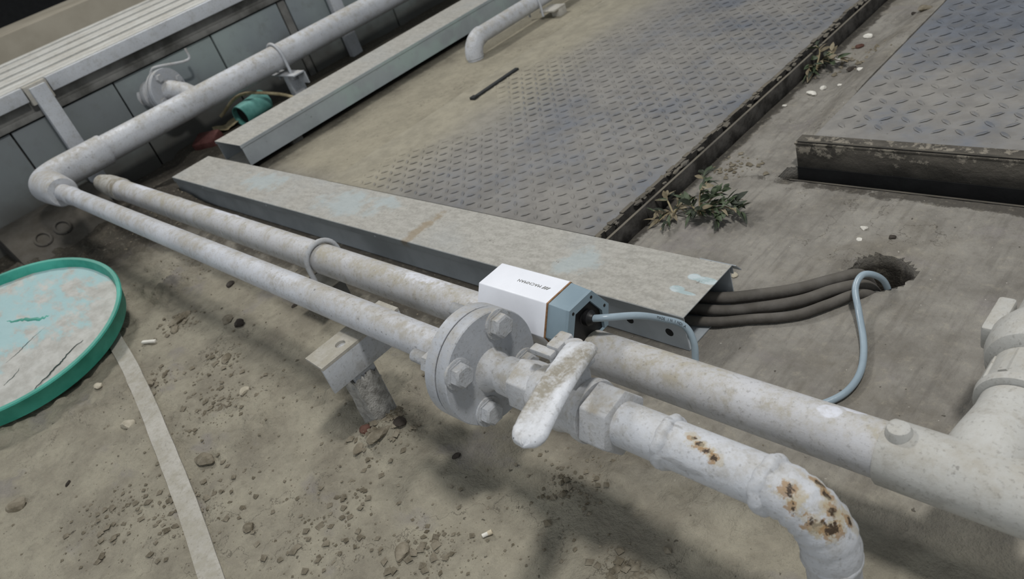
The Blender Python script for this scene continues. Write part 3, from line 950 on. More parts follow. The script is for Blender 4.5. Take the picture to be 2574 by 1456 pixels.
for k in range(4):
    a = radians(57 + 90 * k)
    c = Vector((0, FY + 0.0565 * cos(a), FZC + 0.0565 * sin(a)))
    b = MB().lathe(c + AX * -0.664, AX, [(0, 0.0185), (0.003, 0.0182), (0.0032, 0.0158), (0.0125, 0.0156), (0.0145, 0.0128)], 6 if k != 9 else 20).build('bolt', 'bolt', fp)
    MB().lathe(c + AX * -0.6655, AX, [(0, 0.0205), (0.0030, 0.0202), (0.0036, 0.0188)], 24).build('washer', 'bolt', b)
    MB().lathe(c + AX * -0.7207, AX, [(0, 0.0145), (0.002, 0.0160), (0.0145, 0.0160)], 6).build('nut', 'bolt', b)
    prof = []
    for j in range(16):
        prof += [(j * 0.0019, 0.0074), (j * 0.0019 + 0.00095, 0.0087)]
    MB().lathe(c + AX * -0.7505, AX, [(0, 0.006)] + prof, 16).build('thread', 'bolt', b)

# ------------------------------------------------------------------ ball valve
vx = thing('ball_valve', (-0.55, FY, FZ), 'dusty white ball valve with wide cast lever and hex nut, beside the flange', 'valve')
MB().lathe((-0.6845, FY, FZC), AX, [(0, 0.0740), (0.0014, 0.075), (0.0185, 0.075), (0.0200, 0.0738)], 64).build('front_flange', 'flange', vx)
MB().lathe((-0.6655, FY, FZ), AX, [(0, 0.031), (0.004, 0.026), (0.010, 0.0225), (0.020, 0.0218), (0.026, 0.0218), (0.0262, 0.0245), (0.060, 0.0252)], 40).build('nipple', 'valve', vx)
pr = MB()
pr.prism(hexpts(0.0335, 0.3), (-0.610, FY, FZ), (0, 1, 0), (0, 0, 1), (0.034, 0, 0), 0.002)
pr.build('hex_end', 'valve', vx)
MB().lathe((-0.582, FY, FZ), AX, [(0, 0.029), (0.008, 0.034), (0.022, 0.0365), (0.045, 0.0365), (0.056, 0.0335), (0.074, 0.0335), (0.0742, 0.0365), (0.082, 0.0375), (0.086, 0.0362)], 44).build('body', 'valve', vx)
pr = MB()
pr.prism(hexpts(0.0385, 0.12), (-0.494, FY, FZ), (0, 1, 0), (0, 0, 1), (0.036, 0, 0), 0.0022)
pr.build('union_nut', 'valve', vx)
sd = Vector((0, 0.30, 0.954))
sp0 = Vector((-0.524, FY, FZ))
MB().lathe(sp0 + sd * 0.02, sd, [(0, 0.018), (0.022, 0.016), (0.026, 0.013), (0.036, 0.013), (0.038, 0.010), (0.058, 0.010)], 24).build('stem', 'valve', vx)
MB().box((-0.556, FY + 0.006, FZ + 0.040), (-0.512, FY + 0.036, FZ + 0.056), 0.003).box((-0.560, FY + 0.012, FZ + 0.052), (-0.541, FY + 0.040, FZ + 0.068), 0.003).box((-0.578, FY + 0.002, FZ + 0.056), (-0.545, FY + 0.014, FZ + 0.064), 0.002).build('stop_plate', 'valve', vx)


def make_lever():
    p0 = Vector((-0.514, 0.424, 0.2615))
    p1 = Vector((-0.474, 0.279, 0.2615))
    d = (p1 - p0).normalized()
    sv = d.cross(Vector((0, 0, 1))).normalized()
    L = (p1 - p0).length
    nu, nv = 34, 18
    bm = bmesh.new()
    top = []
    bot = []
    for i in range(nu + 1):
        u = i / nu
        # half width: rounded tip, squared root
        wv = 0.0195 + 0.0008 * u
        e = (1 - u) * L
        tipd = u * L
        if e < 0.021:
            wv = math.sqrt(max(0.0, 0.021 ** 2 - (0.021 - e) ** 2)) * 0.97 + 0.0002
        if tipd < 0.010:
            wv *= math.sqrt(max(0.0, 1 - (1 - tipd / 0.010) ** 2)) * 0.35 + 0.65
        rt, rb = [], []
        for j in range(nv + 1):
            v = j / nv * 2 - 1
            edge = (1 - abs(v) ** 4)
            endf = min(1, e / 0.010) * min(1, (tipd + 0.004) / 0.010)
            th = 0.0075 * math.sqrt(max(0, edge)) * math.sqrt(max(0.02, endf))
            dish = 0.0035 * math.exp(-(v / 0.45) ** 2) * sst(np.array(u), 0.12, 0.3) * (1 - sst(np.array(u), 0.86, 0.95))
            c = p0 + d * (u * L) + sv * (v * wv) + Vector((0, 0, 0.006 * sin(pi * u)))
            rt.append(bm.verts.new(c + Vector((0, 0, th - float(dish) + 0.0006 * random.uniform(-1, 1) * (abs(v) < 0.9)))))
            rb.append(bm.verts.new(c - Vector((0, 0, th * 0.9))))
        top.append(rt)
        bot.append(rb)
    for i in range(nu):
        for j in range(nv):
            bm.faces.new((top[i][j], top[i][j + 1], top[i + 1][j + 1], top[i + 1][j]))
            bm.faces.new((bot[i][j], bot[i + 1][j], bot[i + 1][j + 1], bot[i][j + 1]))
        bm.faces.new((top[i][0], top[i + 1][0], bot[i + 1][0], bot[i][0]))
        bm.faces.new((top[i][nv], bot[i][nv], bot[i + 1][nv], top[i + 1][nv]))
    for r_, b_ in ((top[0], bot[0]), (top[nu], bot[nu])):
        for j in range(nv):
            bm.faces.new((r_[j], b_[j], b_[j + 1], r_[j + 1]))
    bmesh.ops.remove_doubles(bm, verts=bm.verts[:], dist=0.00015)
    m = MB().bm(bm)
    lv = m.build('lever', 'lever', vx, smooth=60)
    # chipped slit at the tip and the sunk rivet at the pivot
    sl = [p1 - d * (0.012 - 0.006 * abs(t)) + sv * (0.0125 * t) + Vector((0, 0, 0.0055 - 0.0012 * abs(t))) for t in np.linspace(-1, 1, 9)]
    MB().tube(sl, [0.0006, 0.0015, 0.002, 0.0022, 0.0022, 0.0022, 0.002, 0.0015, 0.0006], 8).build('tip_slit', 'dark_stone', lv)
    MB().lathe(p0 + d * 0.024 + Vector((0, 0, 0.0072)), (0, 0, 1), [(0, 0.0098), (0.0022, 0.0098), (0.0030, 0.0088)], 24).build('pivot_cap', 'lever', lv)
    return lv


make_lever()

# ------------------------------------------------------------------ outlet pipe
op = thing('outlet_pipe', (-0.35, FY, FZ), 'peeling white pipe with weld beads and rust, bending down from the valve', 'pipe')
MB().tube([(-0.470, FY, FZ), (-0.40, FY, FZ), (-0.345, FY, FZ), (-0.290, FY, FZ)], 0.0252, 40).build('pipe', 'outlet', op)


def bead(c, ax, r, w_, h_, seed, name='weld_bead'):
    u, v, a = frame_of(ax)
    c = Vector(c)
    m = MB()
    n, k = 56, 8
    rnd = random.Random(seed)
    ph = [rnd.uniform(0, 6) for _ in range(4)]
    vs = []
    fs = []
    for i in range(n):
        t = 2 * pi * i / n
        wob = 1 + 0.16 * sin(3 * t + ph[0]) + 0.10 * sin(7 * t + ph[1]) + 0.06 * sin(19 * t + ph[2])
        sh = 0.0018 * sin(2 * t + ph[3]) + 0.0008 * sin(9 * t)
        for j in range(k + 1):
            q = j / k * 2 - 1
            rr_ = r - 0.001 + h_ * wob * (1 - q * q) ** 0.7
            vs.append(c + a * (q * w_ * (0.9 + 0.1 * wob) + sh) + (u * cos(t) + v * sin(t)) * rr_)
    for i in range(n):
        for j in range(k):
            fs.append((i * (k + 1) + j, ((i + 1) % n) * (k + 1) + j, ((i + 1) % n) * (k + 1) + j + 1, i * (k + 1) + j + 1))
    return m.add(vs, fs).build(name, 'outlet', op, smooth=60)


bead((-0.400, FY, FZ), AX, 0.0252, 0.0075, 0.0055, 3)
bead((-0.290, FY, FZ), AX, 0.0252, 0.0085, 0.0058, 5)
R2 = 0.052
ctr = (-0.290, FY, FZ - R2)
cl = [(-0.292, FY, FZ)] + arc((-0.290, FY, FZ - R2), (0, 0, 1), (1, 0, 0), R2, 0, pi / 2, 18) + [(-0.290 + R2, FY, FZ - R2 - 0.014)]
rads = [0.0252] + [0.0262 + 0.0010 * sin(2.2 * i) for i in range(19)] + [0.0268]
MB().tube(cl, rads, 48).build('elbow', 'outlet', op)
bead((-0.290 + R2, FY, FZ - R2 - 0.016), (0, 0, -1), 0.0262, 0.0050, 0.0024, 8, 'joint_rim')
MB().tube([(-0.290 + R2, FY, FZ - R2 - 0.014), (-0.290 + R2, FY, -0.02)], 0.0246, 40).build('down_pipe', 'outlet', op)

# ------------------------------------------------------------------ angle bracket under the front pipe
ab = thing('angle_bracket', (-0.97, 0.37, 0.0), 'short steel angle on a muddy post under the front pipe, with a bolt hole', 'bracket')
zt = FZ - FR - 0.0005
bm = bmesh.new()
outer = [(-1.003, 0.302), (-0.951, 0.299), (-0.951, 0.452), (-1.003, 0.452)]
ov = [bm.verts.new((x, y, zt)) for x, y in outer]
hv = [bm.verts.new((-0.973 + 0.0085 * cos(t), 0.350 + 0.0085 * sin(t), zt)) for t in np.linspace(0, 2 * pi, 17)[:-1]]
ed = [bm.edges.new((ov[i], ov[(i + 1) % 4])) for i in range(4)] + [bm.edges.new((hv[i], hv[(i + 1) % 16])) for i in range(16)]
bmesh.ops.triangle_fill(bm, use_beauty=True, edges=ed)
g = bmesh.ops.extrude_face_region(bm, geom=bm.faces[:])
bmesh.ops.translate(bm, verts=[v for v in g['geom'] if isinstance(v, bmesh.types.BMVert)], vec=(0, 0, -0.0048))
MB().bm(bm).build('top_leg', 'strip', ab, smooth=25)
MB().box((-0.9565, 0.299, zt - 0.050), (-0.9512, 0.452, zt - 0.0046), 0.0005).build('side_leg', 'white_steel', ab)
MB().box((-0.998, 0.338, -0.02), (-0.957, 0.378, zt - 0.0048), 0.003).build('post', 'white_steel', ab)
m = MB()
bm = bmesh.new()
bmesh.ops.create_cube(bm, size=1)
bmesh.ops.subdivide_edges(bm, edges=bm.edges[:], cuts=9, use_grid_fill=True)
for v in bm.verts:
    f = 1 + 0.10 * random.uniform(-1, 1)
    v.co = Vector((-0.976 + v.co.x * 0.046 * f, 0.354 + v.co.y * 0.042 * f, 0.055 + v.co.z * 0.110))
    if v.co.z > 0.09:
        v.co.z -= random.uniform(0, 0.014)
m.bm(bm)
m.build('mud_coating', 'mud', ab, smooth=60)

# ------------------------------------------------------------------ back pipe with coupling
BYP, BZP, BRP = 0.527, 0.128, 0.030
bp = thing('back_pipe', (-1.2, BYP, BZP), 'dusty white pipe behind the front pipe, running to the plastic tee', 'pipe')
MB().tube([(x, BYP, BZP) for x in np.linspace(-2.46, -0.23, 40)], BRP, 40).build('pipe', 'pipe_back', bp)
MB().lathe((-2.66, BYP, BZP), AX, [(0, 0.020), (0.02, 0.026), (0.06, 0.030), (0.075, 0.027), (0.09, 0.033), (0.135, 0.034), (0.142, 0.029), (0.16, 0.029), (0.165, 0.034), (0.20, 0.0345), (0.206, 0.0305)], 32).build('end_coupling', 'muddy_pipe', bp)
for xx in (-2.05, -1.72):
    MB().lathe((xx, BYP, BZP), AX, [(0, 0.0300), (0.002, 0.0309), (0.006, 0.0309), (0.008, 0.0300)], 40).build('tape_ring', 'pipe_back', bp)

uc = thing('pipe_clamp', (-1.33, BYP, 0.0), 'white rod clamp hooked over the back pipe with small foot plate', 'clamp')
u_bolt(uc, (-1.315, BYP, BZP), (1, 0, 0), 0.0365, 0.0052, (0, 0, 1), 'white_steel', 0.040)
MB().box((-1.37, BYP - 0.055, 0.080), (-1.29, BYP + 0.050, 0.085), 0.001).box((-1.37, BYP - 0.055, 0.06), (-1.365, BYP + 0.05, 0.085), 0.001).build('foot_plate', 'strip', uc)
MB().box((-1.36, BYP - 0.02, -0.02), (-1.32, BYP + 0.02, 0.080), 0.002).build('post', 'grimy', uc)

# tee and union valve at right
tee = thing('plastic_tee', (-0.17, BYP, BZP), 'dusty grey plastic tee joining the back pipe, with side branch and end sleeve', 'pipe fitting')
TX = -0.158
MB().lathe((-0.245, BYP, BZP), AX, [(0, 0.0330), (0.002, 0.0345), (0.170, 0.0345), (0.172, 0.0310)], 44).build('sleeve', 'pvc', tee)
MB().tube([(-0.08, BYP, BZP), (0.35, BYP, BZP)], BRP, 40).build('outgoing_pipe', 'pipe_back', tee)
MB().lathe((TX, BYP, BZP), (0, 1, 0), [(0, 0.030), (0.030, 0.043), (0.050, 0.041), (0.070, 0.038), (0.085, 0.036), (0.100, 0.036)], 40).build('branch', 'pvc', tee)
MB().lathe((-0.230, BYP - 0.001, BZP + 0.030), (0, 0.05, 1), [(0, 0.013), (0.007, 0.0122), (0.0115, 0.0105), (0.0125, 0.0088)], 24).build('sprue_stub', 'pvc', tee)
uv = thing('union_valve', (TX, 0.70, BZP), 'bulky grey plastic union valve at the right edge beyond the tee', 'valve')
MB().lathe((TX, 0.628, BZP), (0, 1, 0), [(0, 0.036), (0.002, 0.0425), (0.010, 0.0440), (0.012, 0.041), (0.013, 0.0405), (0.052, 0.0415), (0.053, 0.036)], 48).build('union_collar', 'pvc', uv)
for k in range(10):
    a = 2 * pi * k / 10 + 0.2
    rv = Vector((cos(a), 0, sin(a)))
    tv = Vector((-sin(a), 0, cos(a)))
    c = Vector((TX, 0.643, BZP)) + rv * 0.0405
    MB().prism([(-0.005, -0.002), (0.005, -0.002), (0.004, 0.0022), (-0.004, 0.0022)], c, tv, rv, (0, 0.034, 0)).build('grip_rib', 'pvc', uv)
MB().lathe((TX, 0.680, BZP + 0.004), (0, 1, 0), [(0, 0.040), (0.006, 0.050), (0.020, 0.055), (0.040, 0.056), (0.056, 0.050), (0.066, 0.044), (0.11, 0.044), (0.112, 0.040)], 48).build('body', 'pvc', uv)
MB().box((TX - 0.064, 0.715, BZP - 0.01), (TX - 0.045, 0.775, BZP + 0.022), 0.004).build('side_lug', 'pvc', uv)
MB().lathe((TX + 0.02, 0.735, BZP + 0.035), (0.35, 0.0, 1), [(0, 0.034), (0.03, 0.034), (0.034, 0.030), (0.06, 0.026)], 32).build('bonnet', 'pvc', uv)
MB().lathe((TX - 0.0085, 0.712, BZP + 0.053), (-0.2, -0.35, 1), [(0, 0.005), (0.0040, 0.0045)], 16).build('screw_hole', 'black', uv)
MB().tube([(TX, 0.78, BZP), (TX, 0.86, BZP), (TX, 0.93, BZP)], 0.041, 32).build('far_socket', 'pvc', uv)

# ------------------------------------------------------------------ sensor box on the back pipe
sb = thing('sensor_box', (-0.70, BYP, 0.15), 'white six sided sensor box clamped on the back pipe, with printed lettering', 'sensor')
YC = 0.527
prof = [(-0.0247, 0.2205), (0.0247, 0.2205), (0.0480, 0.180), (0.036, 0.150), (-0.036, 0.150), (-0.0480, 0.180)]


def hexa(x0, x1, s0, s1, name, mat, bev, dz0=0.0, dz1=0.0):
    bm = bmesh.new()
    a = [bm.verts.new((x0, YC + p[0] * s0, 0.185 + (p[1] - 0.185) * s0 + dz0)) for p in prof]
    b = [bm.verts.new((x1, YC + p[0] * s1, 0.185 + (p[1] - 0.185) * s1 + dz1)) for p in prof]
    bm.faces.new(a)
    bm.faces.new(b)
    for i in range(6):
        bm.faces.new((a[i], a[(i + 1) % 6], b[(i + 1) % 6], b[i]))
    bmesh.ops.recalc_face_normals(bm, faces=bm.faces[:])
    if bev:
        bmesh.ops.bevel(bm, geom=bm.edges[:], offset=bev, segments=3, profile=0.5, affect='EDGES')
    return MB().bm(bm).build(name, mat, sb)


hexa(-0.787, -0.6555, 1, 1, 'housing', 'box_white', 0.0014)
hexa(-0.6560, -0.6535, 0.985, 0.985, 'gasket', 'gasket', 0)
ec = hexa(-0.6535, -0.6235, 0.965, 0.93, 'end_cap', 'box_grey', 0.0009, 0, -0.002)
# end plate: a frame round the dark opening with four screws
bm = bmesh.new()
f_o = [(p[0] * 0.93, 0.183 + (p[1] - 0.185) * 0.93) for p in prof]
f_i = [(-0.0150, 0.2050), (0.0150, 0.2050), (0.0300, 0.178), (0.026, 0.1505), (-0.026, 0.1505), (-0.0300, 0.178)]
oa = [[bm.verts.new((x, YC + p[0], p[1])) for p in f_o] for x in (-0.6240, -0.6185)]
ia = [[bm.verts.new((x, YC + p[0], p[1])) for p in f_i] for x in (-0.6240, -0.6185)]
for i in range(6):
    j = (i + 1) % 6
    bm.faces.new((oa[1][i], oa[1][j], ia[1][j], ia[1][i]))
    bm.faces.new((oa[0][i], oa[0][j], oa[1][j], oa[1][i]))
    bm.faces.new((ia[0][i], ia[0][j], ia[1][j], ia[1][i]))
MB().bm(bm).build('end_plate', 'box_grey', sb)
bm = bmesh.new()
bm.faces.new([bm.verts.new((-0.6232, YC + p[0] * 1.05, p[1])) for p in f_i])
MB().bm(bm).build('dark_opening', 'black', sb)
for (yy, zz) in ((0.0185, 0.2085), (-0.0185, 0.2085), (0.0365, 0.1815), (-0.0365, 0.1815)):
    MB().lathe((-0.6187, YC + yy, zz), AX, [(0, 0.0023), (0.0006, 0.0021)], 14).build('screw', 'black', sb)
MB().lathe((-0.6315, YC + 0.004, 0.184), (1, 0.1, 0.0), [(0, 0.013), (0.006, 0.0135), (0.008, 0.0110), (0.015, 0.0110), (0.018, 0.0082), (0.021, 0.0070)], 18).build('cable_gland', 'black', sb)


def lettering(text, size, name, mat, parent, M, ext=0.00018, align='LEFT', space=1.0, bold=0.0):
    cu = bpy.data.curves.new('tmp_text', 'FONT')
    cu.body = text
    cu.size = size
    cu.extrude = ext
    cu.align_x = align
    cu.resolution_u = 3
    cu.space_character = space
    cu.offset = bold
    o = bpy.data.objects.new('tmp_text', cu)
    col.objects.link(o)
    bpy.context.view_layer.update()
    dg = bpy.context.evaluated_depsgraph_get()
    me_ = bpy.data.meshes.new_from_object(o.evaluated_get(dg))
    bpy.data.objects.remove(o)
    bpy.data.curves.remove(cu)
    m_ = MB()
    m_.add([M @ v.co for v in me_.vertices], [tuple(p.vertices) for p in me_.polygons])
    bpy.data.meshes.remove(me_)
    return m_.build(name, mat, parent, smooth=0) if name else m_


Mt = Matrix.Translation((-0.6872, 0.5302, 0.22065)) @ Matrix.Rotation(pi, 4, 'Z')
lt = lettering('MACNMAN', 0.0072, None, None, None, Matrix.Identity(4), 0.00018, 'LEFT', 1.12, 0.0)
wid = max(q_.x for q_ in map(Vector, lt.v))
Mt = Mt @ Matrix.Diagonal((0.0438 / wid, 1, 1, 1))
MB().add([Mt @ Vector(q_) for q_ in lt.v], lt.f).build('lettering', 'ink', sb, smooth=0)
m = MB()
for k in range(3):
    x0 = -0.6716 - k * 0.0040
    m.prism([(0, 0), (-0.0022, 0), (-0.0052, -0.0054), (-0.0030, -0.0054)], (x0, 0.5302, 0.22045), (1, 0, 0), (0, 1, 0), (0, 0, 0.0003))
m.build('slash_mark', 'ink', sb, smooth=0)

# ------------------------------------------------------------------ grey sensor cable
CP = [(-0.616, 0.531, 0.1845), (-0.596, 0.541, 0.1845), (-0.575, 0.575, 0.168), (-0.561, 0.606, 0.142), (-0.545, 0.623, 0.122), (-0.533, 0.620, 0.098),
      (-0.528, 0.606, 0.062), (-0.520, 0.600, 0.028), (-0.500, 0.605, 0.009), (-0.455, 0.620, 0.0065), (-0.405, 0.648, 0.0065), (-0.380, 0.675, 0.0065), (-0.3685, 0.705, 0.0065), (-0.3705, 0.744, 0.0065),
      (-0.388, 0.792, 0.008), (-0.416, 0.842, 0.016), (-0.434, 0.873, 0.032), (-0.434, 0.896, 0.040), (-0.424, 0.914, 0.030), (-0.416, 0.930, 0.005), (-0.412, 0.938, -0.04), (-0.412, 0.94, -0.09)]
cpath = catmull(CP, 10)
gc = MB().tube(cpath, 0.0048, 16).build('sensor_cable', 'cable')
tag(gc, 'grey blue cable from the sensor box, dipping behind the pipe into the round hole', 'cable')
WORLD[gc.name] = Vector(gc.location)
txt = 'MADE IN INDIA'
m = MB()
camv = Vector((0, 0, CAM_H))
acc = 0
start = 30
pts = cpath
dl = [0]
for i in range(1, len(pts)):
    dl.append(dl[-1] + (pts[i] - pts[i - 1]).length)


def along(s_):
    for i in range(1, len(dl)):
        if dl[i] >= s_:
            f = (s_ - dl[i - 1]) / (dl[i] - dl[i - 1])
            return pts[i - 1].lerp(pts[i], f), (pts[i] - pts[i - 1]).normalized()
    return pts[-1], Vector((1, 0, 0))


s0 = dl[26]
for k, ch in enumerate(txt):
    if ch == ' ':
        continue
    p, t_ = along(s0 + k * 0.0037)
    nrm = (Vector((0.25, -0.75, 0.9)) - t_ * Vector((0.25, -0.75, 0.9)).dot(t_)).normalized()
    upv = nrm.cross(t_)
    Mx = Matrix((t_, upv, nrm)).transposed().to_4x4()
    Mx = Matrix.Translation(p + nrm * 0.0048 - upv * 0.0016) @ Mx
    mm = lettering(ch, 0.0046, None, None, None, Mx, 0.0001)
    m.add(mm.v, mm.f)
m.build('printed_text', 'ink_dark', gc, smooth=0)

# ------------------------------------------------------------------ small pipe beyond the trunking
SX, SZ, SR = -2.06, 0.093, 0.0282
sp = thing('small_elbow_pipe', (SX, 1.64, 0.03), 'short white pipe turning down into the dirt beside the tread plate', 'pipe')
R3 = 0.055
path = [(SX, y, SZ) for y in np.linspace(3.2, 1.64 + R3, 8)] + arc((SX, 1.64 + R3, SZ - R3), (0, 0, 1), (0, -1, 0), R3, 0, pi / 2, 12)[1:] + [(SX, 1.64, 0.012)]
MB().tube(path, SR, 32).build('pipe', 'pipe_wall', sp)
MB().tube(arc((SX, 1.64 + R3, SZ - R3), (0, 0, 1), (0, -1, 0), R3, 0, pi / 2, 12), 0.0305, 32).build('elbow', 'pipe_wall', sp)
pc = thing('pipe_clamp', (SX, 1.99, 0.0), 'pale clamp strap and dusty foot on the small pipe at the top', 'clamp')
u_bolt(pc, (SX, 1.965, SZ), (0, 1, 0), 0.0335, 0.0045, (0, 0, 1), 'white_steel', 0.05)
MB().box((SX + 0.02, 1.965, 0.055), (SX + 0.09, 2.03, 0.062), 0.002).box((SX + 0.05, 1.99, 0.02), (SX + 0.09, 2.03, 0.058), 0.004).build('foot', 'strip', pc)

# ------------------------------------------------------------------ green tub with dried cement
tub = thing('plaster_tub', (-1.985, 0.036, 0.0), 'tilted round green tub caked with dried cement, at the left', 'tub')
tn = Vector((0.190, -0.007, 0.982)).normalized()
tc = Vector((-1.985, 0.036, 0.106))
TR = 0.266
prof_o = [(-0.046, 0.001), (-0.046, TR - 0.016), (-0.042, TR - 0.010), (-0.004, TR - 0.003), (0.0, TR), (0.003, TR - 0.002), (0.003, TR - 0.010), (-0.002, TR - 0.013), (-0.022, TR - 0.016), (-0.032, TR - 0.030), (-0.034, 0.001)]
MB().lathe(tc, tn, prof_o, 72, False).build('tub_shell', 'teal', tub)
u, v, a = frame_of(tn)
m = MB()
vs = []
fs = []
nr, na = 26, 90
for i in range(nr + 1):
    r = (TR - 0.0145) * i / nr
    for k in range(na):
        t = 2 * pi * k / na
        x_, y_ = r * cos(t), r * sin(t)
        hh = 0.010 * float(fbm(np.array([x_]), np.array([y_]), 14, 4, 55)[0]) - 0.0135 - 0.006 * (i / nr) ** 6
        vs.append(tc + u * x_ + v * y_ + a * hh)
for i in range(nr):
    for k in range(na):
        fs.append((i * na + k, i * na + (k + 1) % na, (i + 1) * na + (k + 1) % na, (i + 1) * na + k))
m.add(vs, fs).build('cement_crust', 'cement', tub, smooth=60)
for ln, mt, rr_ in (([(-1.753, -0.008, 0.061), (-1.772, 0.040, 0.065), (-1.785, 0.076, 0.068), (-1.799, 0.100, 0.071), (-1.816, 0.143, 0.074)], 'dark_crack', 0.0013),
                    ([(-1.903, -0.002, 0.09), (-1.912, 0.030, 0.092), (-1.926, 0.061, 0.095), (-1.939, 0.114, 0.098)], 'dark_crack', 0.0014),
                    ([(-1.832, -0.029, 0.076), (-1.846, -0.004, 0.079), (-1.865, 0.023, 0.083)], 'dark_crack', 0.0011),
                    ([(-2.054, 0.053, 0.12), (-2.02, 0.085, 0.113), (-1.985, 0.115, 0.107), (-1.972, 0.133, 0.105)], 'teal', 0.006)):
    pp = []
    for q_ in catmull(ln, 6):
        x_, y_ = (q_ - tc).dot(u), (q_ - tc).dot(v)
        hh = 0.010 * float(fbm(np.array([x_]), np.array([y_]), 14, 4, 55)[0]) - 0.0135
        j_ = 0.0016 if mt != 'teal' else 0.004
        pp.append(tc + u * (x_ + random.uniform(-j_, j_)) + v * (y_ + random.uniform(-j_, j_)) + a * (hh - rr_ * 0.45))
    MB().tube(pp, [rr_ * (0.35 + 0.65 * sin(pi * i / (len(pp) - 1))) for i in range(len(pp))], 8).build('crack' if mt != 'teal' else 'bare_streak', mt, tub, smooth=60)
tag(MB().box((-0.02, -0.004, -0.003), (0.02, 0.004, 0.003), 0.002, Matrix.Translation((-1.722, 0.238, 0.010)) @ Matrix.Rotation(0.5, 4, 'Z')).build('plastic_tip', 'paper'), 'tiny white plastic tip poking out beside the green tub', 'scrap')

# ------------------------------------------------------------------ flat strip on the soil
pts = [(-1.90, 0.2105), (-1.868, 0.202), (-1.60, 0.158), (-1.30, 0.097), (-0.995, 0.026), (-0.79, -0.024), (-0.61, -0.073)]
cp = catmull([Vector((x, y, 0)) for x, y in pts], 8)
m = MB()
vs = []
fs = []
for i, p in enumerate(cp):
    t = (cp[min(i + 1, len(cp) - 1)] - cp[max(i - 1, 0)]).normalized()
    s_ = Vector((-t.y, t.x, 0)) * 0.0166
    zb = max(zf(p.x, p.y), zf(p.x + s_.x, p.y + s_.y), zf(p.x - s_.x, p.y - s_.y)) * 0.7 + 0.002 + 0.003 * sin(i * 0.35)
    for (sg, dz) in ((-1, 0), (1, 0), (1, 0.0055), (-1, 0.0055)):
        vs.append(Vector((p.x, p.y, 0)) + s_ * sg + Vector((0, 0, zb + dz)))
for i in range(len(cp) - 1):
    for k in range(4):
        fs.append((i * 4 + k, i * 4 + (k + 1) % 4, (i + 1) * 4 + (k + 1) % 4, (i + 1) * 4 + k))
fs += [(0, 1, 2, 3), tuple((len(cp) - 1) * 4 + k for k in range(4))]
tag(m.add(vs, fs).build('flat_strip', 'strip', smooth=25), 'long pale flat strip lying on the soil below the green tub', 'strip')

# ------------------------------------------------------------------ cigarette end
cg = thing('cigarette_end', (-0.651, 0.283, zf(-0.651, 0.283)), 'white cigarette end on the soil below the valve lever', 'cigarette end')
z_ = zf(-0.651, 0.283) + 0.0035
MB().tube([(-0.6545, 0.2775, z_), (-0.6505, 0.2845, z_)], 0.0028, 12).build('paper', 'paper', cg)
MB().tube([(-0.6505, 0.2845, z_), (-0.6475, 0.2895, z_ + 0.0005)], 0.0032, 12).build('filter', 'filter', cg)


# ------------------------------------------------------------------ stones and clods
def rock(name, mat, x, y, size, label, cat='stone', flat=0.6, seed=0, group=None, z=None):
    rnd = random.Random(seed * 31 + 5)
    bm = bmesh.new()
    bmesh.ops.create_icosphere(bm, subdivisions=3, radius=1)
    ph = [Vector((rnd.uniform(-1, 1), rnd.uniform(-1, 1), rnd.uniform(-1, 1))).normalized() for _ in range(13)]
    for v in bm.verts:
        d = v.co.normalized()
        k = 1.0
        for q_ in ph:
            k = min(k, (0.52 + 0.36 * abs(q_.x)) / max(0.05, d.dot(q_)))
        v.co = d * max(0.4, k) * (1 + rnd.uniform(-0.035, 0.035))
    sx, sy = rnd.uniform(0.8, 1.35), rnd.uniform(0.75, 1.05)
    zb = (zf(x, y) if z is None else z)
    M = Matrix.Translation((x, y, zb + size * flat * 0.35)) @ Matrix.Rotation(rnd.uniform(0, 6), 4, 'Z') @ Matrix.Diagonal((size * sx, size * sy, size * flat, 1))
    o = MB().bm(bm, M).build(name, mat, smooth=16)
    return tag(o, label, cat, group)


